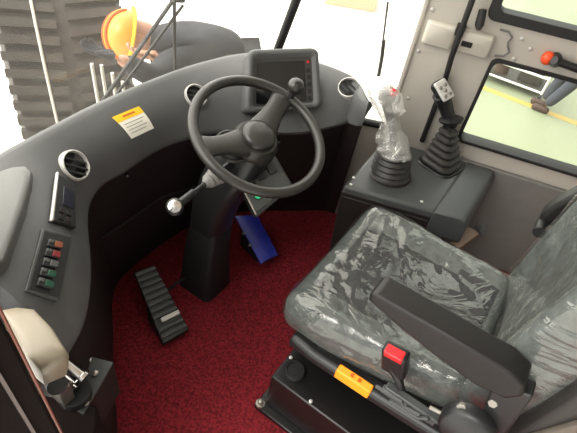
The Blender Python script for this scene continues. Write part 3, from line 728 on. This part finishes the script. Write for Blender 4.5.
# right armrest folded up beside the backrest
m = MB(); pr = [(-.500, .660), (-.485, .685), (-.500, .74), (-.61, .98), (-.64, 1.0), (-.665, .98), (-.555, .735), (-.530, .672)]
m.prism([V((.585, y, z)) for y, z in pr], (.07, 0, 0)); part('armrest', m, 'arm', st, bevel=.013, seg=4)
m = MB(); m.lathe([(.018, -.06), (.018, .01)], (.60, -.505, .668), (1, 0, 0), 16); part('armrest_pivot', m, 'black', st)
# rails, recliner, mechanics
m = MB(); m.loft([[V((-.035, y, z - .028)), V((.02, y, z - .028)), V((.02, y, z + .006)), V((-.022, y, z + .012)), V((-.035, y, z))] for y, z in ((-.06, .350), (-.08, .356), (-.14, .345), (-.30, .350), (-.56, .37))]); sr = part('side_rail', m, 'black', st, bevel=.005)
m = MB(); m.box((.52, -.28, .335), (.05, .5, .045)); part('side_rail', m, 'black', st, bevel=.005)
m = MB(); m.hexa([V((-.040, -.218, .331)), V((-.026, -.218, .331)), V((-.026, -.325, .334)), V((-.040, -.325, .334)), V((-.038, -.218, .366)), V((-.014, -.218, .371)), V((-.014, -.325, .374)), V((-.038, -.325, .369))]); tg = part('warning_tag', m, 'tag', st, bevel=.004, label='orange tag on the side rail')
for dy in (-.262, -.285):
    m = MB(); m.box((-.026, dy, .3715), (.010, .009, .0035)); part('tag_mark', m, 'tagprint', tg)
m = MB(); m.lathe([(.062, -.012), (.062, .018), (.052, .026), (.002, .028)], (-.050, -.545, .505), (-1, 0, .15), 32); part('recliner_housing', m, 'black', st, angle=60)
m = MB(); m.box((-.045, -.435, .455), (.022, .17, .012)); m.box((-.05, -.38, .442), (.018, .07, .02)); m.box((-.04, -.44, .43), (.02, .10, .016)); part('slide_bracket', m, 'console', st, bevel=.003)
m = MB(); m.tube([(-.055, -.33, .44), (-.058, -.40, .452), (-.058, -.41, .44), (-.058, -.45, .448)], .0055, 8); part('slide_lever', m, 'console', st)
m = MB(); m.tube([(-.058, -.375, .425), (-.060, -.45, .436), (-.06, -.47, .46)], .0055, 8); part('slide_lever', m, 'console', st)
m = MB(); m.tube([(-.04, -.46, .472), (-.04, -.54, .49)], .005, 8); part('pin', m, 'steel', st)
m = MB(); m.lathe([(.011, 0), (.011, .009)], (-.045, -.51, .555), (-1, 0, .4), 6); part('bolt', m, 'steel', st)
m = MB(); m.lathe([(.010, 0), (.010, .014)], (-.02, -.555, .60), (-1, 0, .4), 6); part('bolt', m, 'steel', st)
m = MB(); m.box((.08, -.30, .335), (.2, .42, .04)); m.box((.38, -.30, .335), (.2, .42, .04)); part('cushion_pan', m, 'blackmatte', st, bevel=.004)
# buckle
bR = Matrix.Rotation(math.radians(-12), 3, 'Y') @ Matrix.Rotation(math.radians(-10), 3, 'X')
bc = V((-.032, -.340, .545))
m = MB(); m.box(bc, (.034, .062, .105), bR); bkl = part('belt_buckle', m, 'black', st, bevel=.007)
m = MB(); m.box(bc + bR @ V((-.006, 0, .044)), (.026, .046, .021), bR); part('release_button', m, 'red', bkl, bevel=.003, label='red release button')
m = MB(); m.tube([bc + V((0, 0, -.03)), (-.03, -.37, .48), (-.03, -.40, .42)], .012, 8); part('buckle_stem', m, 'black', bkl)
# brown lever on the far side
m = MB(); m.hexa([V((.66, -.298, .365)), V((.66, -.335, .365)), V((.80, -.372, .365)), V((.80, -.320, .365)), V((.66, -.298, .385)), V((.66, -.335, .385)), V((.80, -.372, .385)), V((.80, -.320, .385))]); lv = part('anchor_plate', m, 'brown', st, bevel=.003, label='brown metal anchor plate')
m = MB(); m.lathe([(.020, -.01), (.020, .02), (.010, .022)], (.815, -.362, .385), (-.3, -.6, .4), 18); part('anchor_bolt', m, 'console', lv)
m = MB(); m.box((.60, -.318, .375), (.14, .04, .018)); part('anchor_arm', m, 'black', st, bevel=.003)
# suspension box below
m = MB(); m.hexa([V((-.085, -.050, .02)), V((.56, -.050, .02)), V((.56, -.52, .02)), V((-.085, -.52, .02)), V((-.085, -.050, .20)), V((.56, -.050, .20)), V((.56, -.52, .20)), V((-.085, -.52, .20))]); pdl = part('suspension_box', m, 'box', st, bevel=.005)
m = MB(); m.box((.237, -.285, .01), (.70, .52, .02)); part('base_plate', m, 'box', pdl, bevel=.004)
m = MB(); m.lathe([(.034, 0), (.034, .012), (.030, .018), (.026, .018), (.024, .012), (.001, .012)], (-.028, -.098, .199), (0, 0, 1), 28); part('vent_plug', m, 'blackmatte', pdl)
for p in ((.005, -.062), (-.075, -.19), (-.075, -.40)):
    m = MB(); m.lathe([(.006, 0), (.006, .004), (.003, .006)], (p[0], p[1], .2), (0, 0, 1), 8); part('screw', m, 'silver', pdl)
for y in (-.04, -.30):
    m = MB(); m.lathe([(.016, 0), (.016, .012), (.009, .013), (.009, .03), (.003, .034)], (-.10, y, .02), (0, 0, 1), 8); part('anchor_bolt', m, 'steel', pdl)
m = MB()
for k in range(7):
    z = .205 + k * .018; g = .012 if k % 2 else 0
    m.box((.28, -.285, z), (.46 - g * 2, .40 - g * 2, .018))
part('suspension_bellows', m, 'blackmatte', st, bevel=.005)

# ------------------------------------------------------------------ fittings on the right wall
cp = thing('latch_cover', 'pale grey latch cover split by the black rod beside the window', 'cover', wp(.10, .905, -.02))
def wcover(s0, s1, z0, z1, d, nm, par, mtl='plate'):
    mb = MB(); mb.loft([[wp(*p, .0) for p in rrect(s0, s1, z0, z1, .012)], [wp(*p, -d * .7) for p in rrect(s0 + .002, s1 - .002, z0 + .002, z1 - .002, .012)], [wp(*p, -d) for p in rrect(s0 + .010, s1 - .010, z0 + .010, z1 - .010, .010)]]); return part(nm, mb, mtl, par, angle=60)
wcover(.162, .272, .903, .990, .026, 'front_cover', cp); wcover(.032, .155, .908, .990, .032, 'rear_cover', cp)
m = MB(); wslab(m, .098, .135, .938, .955, -.038, -.02); part('slot', m, 'blackmatte', cp, label='black catch slot')
m = MB(); m.tube([wp(.138, .52, -.012), wp(.141, .80, -.014), wp(.150, .9, -.050), wp(.158, 1.3, -.050), wp(.158, 1.85, -.02)], .0105, 10)
for z in (.97, 1.5): wslab(m, .140, .170, z, z + .03, -.045, .0)
rod = tag(part('grab_rod', m, 'seal'), 'thin black vertical rod in front of the grey window post', 'rod')
m = MB(); m.tube([wp(.100, 1.01, -.0), wp(.100, 1.012, -.035), wp(.102, 1.022, -.045), wp(.110, 1.07, -.045)], [.012, .012, .016, .013], 12)
tag(part('coat_hook', m, 'black', bevel=.002), 'small black hook on the wall above the latch cover', 'hook')
m = MB(); m.tube([wp(.03, 1.012, -.006), wp(.0, 1.012, -.008), wp(-.018, .998, -.010), wp(-.012, .980, -.010), wp(-.018, .965, -.010), wp(-.03, .950, -.010), wp(-.018, .932, -.008), wp(.01, .925, -.006)], .0035, 8)
wr_ = tag(part('cable', m, 'walllow'), 'thin grey cable looping on the wall beside the latch cover', 'cable')
for s, z in ((-.055, .93), (-.05, 1.0), (-.09, .975), (.27, .87), (.25, .68), (.27, 1.02)):
    m = MB(); m.lathe([(.007, 0), (.007, .004), (.003, .006)], wp(s, z, 0), -WN, 8)
    lab = {.93: 'cap screw at the lower end of the looping grey cable', .87: 'cap screw below the front latch cover', 1.0: 'cap screw at the upper end of the looping grey cable', .975: 'cap screw between the cable loop and the orange-tipped bar', .68: 'cap screw low on the grey front post', 1.02: 'topmost cap screw on the grey front post'}[z]
    tag(part('cap_screw', m, 'silver'), lab, 'screw', 'cap screws on the grey wall')
gb = thing('grab_bar', 'black grab bar with an orange end on the band between the windows', 'handle', wp(-.2, .96, -.03))
m = MB(); m.tube([wp(-.170, .968, -.032), wp(-.30, .957, -.034), wp(-.60, .945, -.034), wp(-.80, .945, -.034)], .013, 12); m.tube([wp(-.80, .945, 0), wp(-.80, .945, -.04)], .014, 10); part('bar', m, 'black', gb)
m = MB(); m.tube([wp(-.178, .967, .0), wp(-.178, .967, -.035), wp(-.168, .972, -.045)], [.020, .020, .014], 14); part('bar_mount', m, 'black', gb)
m = MB(); m.sphere(wp(-.152, .966, -.020), .021, 16, 10, (1, 1, 1.1)); part('end_cap', m, 'orange', gb, label='bright orange end cap')

# ------------------------------------------------------------------ wipers outside the glass
wi = thing('windshield_wiper', 'black wiper arm lying slanted across the front glass', 'wiper', (.18, .76, .74))
def gl(x, y, z, o=.0): return V((x, y + .012 + o, z))
m = MB(); m.tube([gl(.294, .694, 1.008), gl(.061, .775, .728)], .006, 8); part('wiper_arm', m, 'seal', wi)
m = MB(); m.tube([gl(.350, .700, .985, .004), gl(.118, .775, .730, .004)], .0045, 8); part('link_rod', m, 'seal', wi)
m = MB(); m.tube([gl(.300, .690, 1.02), gl(.345, .742, .86), gl(.377, .778, .735)], .0055, 8); part('blade', m, 'seal', wi)
m = MB(); m.tube([gl(.29, .69, 1.02), gl(.335, .69, 1.01)], .012, 8); part('pivot', m, 'black', wi)
wj = thing('windshield_wiper', 'thin upright wiper on the corner glass left of the grey post', 'wiper', (.95, .30, .8))
m = MB(); m.tube([(.950, .292, 1.006), (.970, .258, .735)], .004, 8); part('wiper_arm', m, 'seal', wj)
m = MB(); m.tube([(.955, .270, .873), (.965, .262, .80), (.970, .257, .728)], .008, 8); part('blade', m, 'seal', wj)

# ------------------------------------------------------------------ outside: tyre, rail, platform, people, trolley
az = math.radians(31.6); tc = V((-.72 + 3.52 * math.sin(az), -.35 + 3.52 * math.cos(az), -.16)); ta = V((math.cos(az), -math.sin(az), 0)); tf = V((math.sin(az), math.cos(az), 0))
ty = thing('wheel_loader_tyre', 'large dusty tyre with cross lugs outside the front glass', 'tyre', (tc.x, tc.y, -1.1))
R0 = .92
m = MB(); m.lathe([(.42, -.26), (.62, -.33), (.80, -.335), (R0, -.30), (R0 + .008, -.10), (R0 + .01, 0), (R0 + .008, .10), (R0, .30), (.80, .335), (.62, .33), (.42, .26)], tc, ta, 72, False); part('carcass', m, 'tyre', ty, angle=60)
def cyl(a, w, r): return tc + ta * w + (tf * math.cos(a) + V((0, 0, 1)) * math.sin(a)) * r
nl = 68
for k in range(nl):
    a = 2 * PI * k / nl
    if not (-.6 < (math.sin(a)) <= 1 and math.cos(a) < .35): continue
    for sd in (-1, 1):
        m = MB(); dl_ = .52 * 2 * PI / nl
        a2 = a + (0 if sd > 0 else PI / nl)
        w0, w1 = sd * .03, sd * .325
        pts = lambda r: [cyl(a2, w0, r), cyl(a2 - .03, w1, r), cyl(a2 - .03 + dl_, w1, r), cyl(a2 + dl_, w0, r)]
        m.hexa(pts(R0 - .02) + pts(R0 + .038)); part('tread_lug', m, 'tyre', ty)
m = MB(); pts = [cyl(PI - b, -.13, R0 + .045) for b in [x * .1 for x in range(-4, 18)]]
m.tube(pts, .008, 8); part('tread_rib', m, 'rail', ty, label='pale raised rib along the tread')
m = MB(); m.lathe([(.44, -.2), (.44, .2), (.3, .24), (.1, .25)], tc, ta, 32); part('rim', m, 'frame', ty)

m = MB(); m.hexa([V((.2, .98, -1.1)), V((1.9, .98, -1.1)), V((1.9, 1.32, -1.1)), V((.2, 1.22, -1.1)), V((.2, .98, -.62)), V((1.9, .98, -.62)), V((1.9, 1.32, -.62)), V((.2, 1.22, -.62))])
m.hexa([V((1.05, 1.2, -1.1)), V((1.9, 1.2, -1.1)), V((1.9, 1.75, -1.1)), V((1.05, 1.55, -1.1)), V((1.05, 1.2, -.62)), V((1.9, 1.2, -.62)), V((1.9, 1.75, -.62)), V((1.05, 1.55, -.62))])
tag(part('step_platform', m, 'frame', bevel=.01), 'dark steel step platform under the worker outside the front glass', 'platform')
hr = thing('ladder_rail', 'pale upright ladder bars beside the large tyre', 'rail', (.33, 1.13, -.62))
for k, (x, y, z) in enumerate(((.318, 1.190, .63), (.345, 1.168, .645), (.375, 1.147, .630), (.405, 1.128, .61))):
    m = MB(); m.tube([(x, y, -.62), (x, y, z - .02 * k)], .007, 8); part('upright', m, 'rail', hr)
m = MB(); m.tube([(.31, 1.197, .30), (.41, 1.125, .30)], .007, 8); m.tube([(.31, 1.197, -.2), (.41, 1.125, -.2)], .007, 8); part('rung', m, 'rail', hr)

def skin_obj(name, verts, edges, radii, mtl, parent, sub=2, root=0):
    me = bpy.data.meshes.new(name); pl = WL[parent]; c = V(verts[root])
    me.from_pydata([tuple(V(v) - c) for v in verts], edges, []); me.materials.append(M[mtl])
    o = bpy.data.objects.new(name, me); COL.objects.link(o); o.parent = parent; o.location = c - pl; WL[o] = c
    s = o.modifiers.new('skin', 'SKIN'); s.use_smooth_shade = True
    for i, r in enumerate(radii):
        d = me.skin_vertices[0].data[i]; d.radius = r if isinstance(r, tuple) else (r, r); d.use_root = (i == root)
    u = o.modifiers.new('sub', 'SUBSURF'); u.levels = sub; u.render_levels = sub
    return o

def hand(parent, wrist, d, side, name='hand', k=1., mtl='skin'):
    """palm, four fingers and a thumb as one skinned hand continuing the wrist"""
    w = V(wrist); d = V(d).normalized(); s = V(side); s = (s - d * s.dot(d)).normalized(); n = d.cross(s)
    vs = [w, w + d * .05 * k]; es = [(0, 1)]; rs = [.024 * k, (.036 * k, .016 * k)]
    for i, (o, ln) in enumerate(((-.028, .066), (-.009, .075), (.010, .070), (.027, .055))):
        b = len(vs); p0 = w + d * .088 * k + s * o * k
        vs += [p0, p0 + d * ln * .5 * k - n * .010 * k, p0 + d * ln * .85 * k - n * .034 * k]; es += [(1, b), (b, b + 1), (b + 1, b + 2)]; rs += [.0105 * k, .0092 * k, .0078 * k]
    b = len(vs); vs += [w + d * .035 * k - s * .040 * k - n * .01 * k, w + d * .068 * k - s * .058 * k - n * .025 * k]; es += [(0, b), (b, b + 1)]; rs += [.011 * k, .0085 * k]
    return skin_obj(name, vs, es, rs, mtl, parent, 1, 0)

# worker bent forward over the machine, hard hat to the left
wk = thing('person', 'worker in dark jacket and orange hard hat bending over outside the front glass', 'person', (1.42, 1.36, -.62))
hip = V((1.30, 1.20, .30)); chest = V((1.10, 1.40, .40)); neck = V((.965, 1.535, .44)); head = V((.868, 1.625, .455))
shL = V((.98, 1.40, .38)); shR = V((1.10, 1.60, .40)); lat = V((.75, .65, 0)).normalized()
elL = V((.724, 1.31, .393)); haL = V((.573, 1.361, .522)); elR = V((.955, 1.46, .33)); haR = V((.86, 1.455, .42))
kL = V((1.36, 1.16, -.12)); aL = V((1.36, 1.24, -.52)); kR = V((1.42, 1.32, -.12)); aR = V((1.46, 1.42, -.52))
vs = [hip, hip.lerp(chest, .5) + V((0, 0, .03)), chest, neck, head + V((.04, -.02, -.01)), shL, elL, haL, shR, elR, haR, hip + V((.02, -.09, -.05)), kL, aL, hip + V((.06, .09, -.05)), kR, aR]
es = [(0, 1), (1, 2), (2, 3), (3, 4), (2, 5), (5, 6), (6, 7), (2, 8), (8, 9), (9, 10), (0, 11), (11, 12), (12, 13), (0, 14), (14, 15), (15, 16)]
skin_obj('body', vs, es, [.10, .11, .12, .05, .06, .06, .038, .028, .06, .038, .028, .07, .05, .04, .07, .05, .04], 'skin', wk)
vj = [hip + V((-.01, .01, .02)), hip.lerp(chest, .5) + V((0, 0, .05)), chest + V((0, 0, .02)), neck + (head - neck) * .25, shL, elL, haL.lerp(elL, .12), shR, elR, haR.lerp(elR, .15)]
skin_obj('jacket', vj, [(0, 1), (1, 2), (2, 3), (2, 4), (4, 5), (5, 6), (2, 7), (7, 8), (8, 9)], [.165, .165, .17, .075, .09, .060, .048, .09, .060, .046], 'jacket', wk)
vt = [hip, hip + V((.02, -.09, -.05)), kL, aL + V((0, 0, .02)), hip + V((.06, .09, -.05)), kR, aR + V((0, 0, .02))]
skin_obj('trousers', vt, [(0, 1), (1, 2), (2, 3), (0, 4), (4, 5), (5, 6)], [.18, .13, .09, .07, .13, .09, .07], 'trouserd', wk)
hand(wk, haL, V((-.4, .8, .1)), V((.8, .4, 0)), 'glove', 1.1, 'trouserd')['label'] = 'dark work glove'; hand(wk, haR, V((-.7, .2, .25)), V((.2, .7, 0)))
for a in (aL, aR):
    m = MB(); m.rbox((.05, .13, .05), .045, 8, lambda q: V((a.x - .05, a.y + .05, -.568)) + Matrix.Rotation(.8, 3, 'Z') @ q); part('boot', m, 'shoe', wk)
# head with a face looking down and the hat over it
up = V((-.80, .52, .30)).normalized(); fw = V((.10, -.42, -.90)); fw = (fw - up * fw.dot(up)).normalized(); sd = up.cross(fw)
Rh = Matrix((sd, fw, up)).transposed()
def head_mesh(c, R, k=1.):
    def f(q):
        x, y, z = q
        x *= 1 - .18 * max(0, -z / .12); y *= 1 + .05 * max(0, -z / .12)
        if y > .05: y += .020 * max(0, 1 - abs(x) / .018) * max(0, 1 - abs(z + .012) / .035); y -= .008 * max(0, 1 - abs(abs(x) - .03) / .016) * max(0, 1 - abs(z - .012) / .014)
        return V(c) + R @ (V((x, y, z)) * k)
    mb = MB(); mb.rbox((.075, .095, .118), .074, 18, f); return mb
def head_bits(parent, c, R, k=1.):
    part('head', head_mesh(c, R, k), 'skin', parent, angle=80)
    for s in (-1, 1):
        mb = MB(); mb.sphere(V(c) + R @ V((s * .078 * k, -.005 * k, -.005 * k)), .03 * k, 10, 8, (.35, .7, 1.1), R); part('ear', mb, 'skin', parent)
        mb = MB(); mb.sphere(V(c) + R @ V((s * .03 * k, .088 * k, .012 * k)), .010 * k, 10, 8); part('eye', mb, 'hair', parent)
    mb = MB(); mb.sphere(V(c) + R @ V((0, .094 * k, -.055 * k)), .02 * k, 10, 6, (1.1, .25, .3), R); part('mouth', mb, 'redseal', parent)
hc_ = head + V((.02, -.01, -.005))
head_bits(wk, hc_, Rh)
hb = hc_ + up * .035
m = MB(); rings = []
for i in range(11):
    t = i / 10 * PI / 2; r = math.cos(t); h = math.sin(t)
    rings.append([hb + Rh @ V((.118 * r * math.cos(q * PI / 14), .138 * r * math.sin(q * PI / 14), .125 * h)) for q in range(28)])
m.loft(rings); hat = part('hard_hat', m, 'hat', wk, angle=60, label='orange hard hat')
m = MB(); m.loft([[hb + Rh @ V((rx * math.cos(q * PI / 14), ry * math.sin(q * PI / 14) + (.028 if math.sin(q * PI / 14) > 0 else 0) * math.sin(q * PI / 14), z)) for q in range(28)] for rx, ry, z in ((.117, .137, -.004), (.132, .155, -.010), (.132, .155, -.003), (.117, .137, .006))]); part('brim', m, 'yellow', hat, label='yellow brim')
for xx in (-.045, .045):
    m = MB(); m.tube([hb + Rh @ V((xx, .138 * math.sin(t) * .93, .125 * math.cos(t) * .95 + .002)) for t in [x * .2 - 1.3 for x in range(14)]], .007, 6); part('ridge', m, 'hatdark', hat)

# second person walking on the green floor
p2 = thing('person', 'person in grey trousers and brown jacket walking on the green floor', 'person', (5.80, -.34, -1.1))
g = V((5.85, -.32, -1.1)); q = lambda x, y, z: g + V((x, y, z))
hv = [q(.1, -.18, .92), q(.1, -.18, 1.18), q(.1, -.19, 1.40), q(.1, -.19, 1.54), q(.08, -.17, 1.62), q(.0, -.38, 1.38), q(-.04, -.43, 1.12), q(-.06, -.34, .90), q(.16, .01, 1.38), q(.14, .05, 1.12), q(.06, .06, .9), q(.04, -.24, .86), q(-.03, -.18, .48), q(-.05, -.02, .10), q(.15, -.10, .86), q(.13, -.04, .50), q(.12, .03, .10)]
he = [(0, 1), (1, 2), (2, 3), (3, 4), (2, 5), (5, 6), (6, 7), (2, 8), (8, 9), (9, 10), (0, 11), (11, 12), (12, 13), (0, 14), (14, 15), (15, 16)]
skin_obj('body', hv, he, [.12, .115, .13, .055, .07, .06, .042, .03, .06, .042, .03, .085, .058, .04, .085, .058, .04], 'skin', p2)
skin_obj('jacket', [hv[i] for i in (0, 1, 2, 5, 6, 7, 8, 9, 10)], [(0, 1), (1, 2), (2, 3), (3, 4), (4, 5), (2, 6), (6, 7), (7, 8)], [.15, .145, .15, .08, .058, .045, .08, .058, .045], 'brownjk', p2)
skin_obj('trousers', [hv[i] for i in (0, 11, 12, 13, 14, 15, 16)], [(0, 1), (1, 2), (2, 3), (0, 4), (4, 5), (5, 6)], [.14, .105, .082, .066, .105, .082, .066], 'trouser', p2)
hand(p2, hv[7], V((0, .2, -1)), V((0, 1, .2))); hand(p2, hv[10], V((0, .2, -1)), V((0, 1, .2)))
for a in (hv[13], hv[16]):
    m = MB(); m.rbox((.042, .11, .04), .036, 8, lambda k: V((a.x, a.y + .04, -1.06)) + k); part('shoe', m, 'shoe', p2)
R2 = Matrix.Rotation(0.2, 3, 'Z'); head_bits(p2, q(.08, -.16, 1.66), R2)
m = MB(); m.rbox((.082, .10, .07), .068, 10, lambda k: q(.08, -.175, 1.735) + k); part('hair', m, 'hair', p2)

# white trolley
tr = thing('trolley', 'low white metal trolley standing on the green floor', 'trolley', (6.35, .2, -1.1))
tb = [(6.15, .62), (6.75, .62), (6.75, -.22), (6.15, -.22)]
for x, y in tb:
    m = MB(); m.tube([(x, y, -1.02), (x, y, -.68)], .016, 8); part('upright', m, 'steelwhite', tr)
    m = MB(); m.lathe([(.04, -.02), (.04, .02)], (x, y, -1.06), (0, 1, 0), 14); part('caster', m, 'black', tr)
for z in (-1.0, -.80, -.68):
    m = MB()
    for i in range(4): m.tube([tb[i] + (z,), tb[(i + 1) % 4] + (z,)], .016, 8)
    part('frame', m, 'steelwhite', tr)
m = MB(); m.box((6.45, .2, -.99), (.56, .80, .02)); part('deck', m, 'frame', tr)
m = MB(); m.lathe([(.10, 0), (.10, .16), (.06, .18)], (6.35, .42, -.979), (0, 0, 1), 16); tag(part('oil_can', m, 'brownjk'), 'brown can standing on the white trolley', 'can')
m = MB(); m.box((6.42, .02, -.909), (.3, .3, .14)); tag(part('parts_crate', m, 'frame', bevel=.01), 'dark crate standing on the white trolley', 'crate')
m = MB(); m.box((7.4, 3.5, -.85), (.8, .9, .5), Matrix.Rotation(.5, 3, 'Z')); tag(part('cardboard_carton', m, 'cardboard', bevel=.01), 'tan carton on the far bright ground beyond the corner glass', 'carton')

# ------------------------------------------------------------------ light and camera
w = bpy.data.worlds.new('World'); SC.world = w; w.use_nodes = True
wn = w.node_tree; bg = wn.nodes['Background']; bg.inputs['Color'].default_value = (1.0, .975, .93, 1)
tcw = wn.nodes.new('ShaderNodeTexCoord'); dt = wn.nodes.new('ShaderNodeVectorMath'); dt.operation = 'DOT_PRODUCT'
sd_ = V((-.05, .88, .42)).normalized(); dt.inputs[1].default_value = sd_
wn.links.new(tcw.outputs['Generated'], dt.inputs[0])
mrw = wn.nodes.new('ShaderNodeMapRange'); mrw.interpolation_type = 'SMOOTHSTEP'
mrw.inputs['From Min'].default_value = -.2; mrw.inputs['From Max'].default_value = 1.0; mrw.inputs['To Min'].default_value = .6; mrw.inputs['To Max'].default_value = 6.4
wn.links.new(dt.outputs['Value'], mrw.inputs['Value'])
d2 = wn.nodes.new('ShaderNodeVectorMath'); d2.operation = 'DOT_PRODUCT'; d2.inputs[1].default_value = V((-.72, .12, .68)).normalized()   # bright lobe added to the sky over the door for film highlights
wn.links.new(tcw.outputs['Generated'], d2.inputs[0])
mx2 = wn.nodes.new('ShaderNodeMath'); mx2.operation = 'MAXIMUM'; mx2.inputs[1].default_value = 0; wn.links.new(d2.outputs['Value'], mx2.inputs[0])
p2w = wn.nodes.new('ShaderNodeMath'); p2w.operation = 'POWER'; p2w.inputs[1].default_value = 70; wn.links.new(mx2.outputs[0], p2w.inputs[0])
ad2 = wn.nodes.new('ShaderNodeMath'); ad2.operation = 'MULTIPLY_ADD'; ad2.inputs[1].default_value = 18; wn.links.new(p2w.outputs[0], ad2.inputs[0]); wn.links.new(mrw.outputs[0], ad2.inputs[2])
wn.links.new(ad2.outputs[0], bg.inputs['Strength'])
cd = bpy.data.cameras.new('Camera'); cam = bpy.data.objects.new('Camera', cd); COL.objects.link(cam)
cd.sensor_width = 36; cd.lens = 455 / 577 * 36; cd.clip_start = .02; cd.clip_end = 200
cx = V((.5668385, -.81339292, .13071373)); cy = V((.50118207, .46639932, .7288952)); cz = V((-.65384299, -.34765448, .67203103))
Mx = Matrix((cx, cy, cz)).transposed().to_4x4(); Mx.translation = V((-.72, -.35, 1.5)); cam.matrix_world = Mx
SC.camera = cam
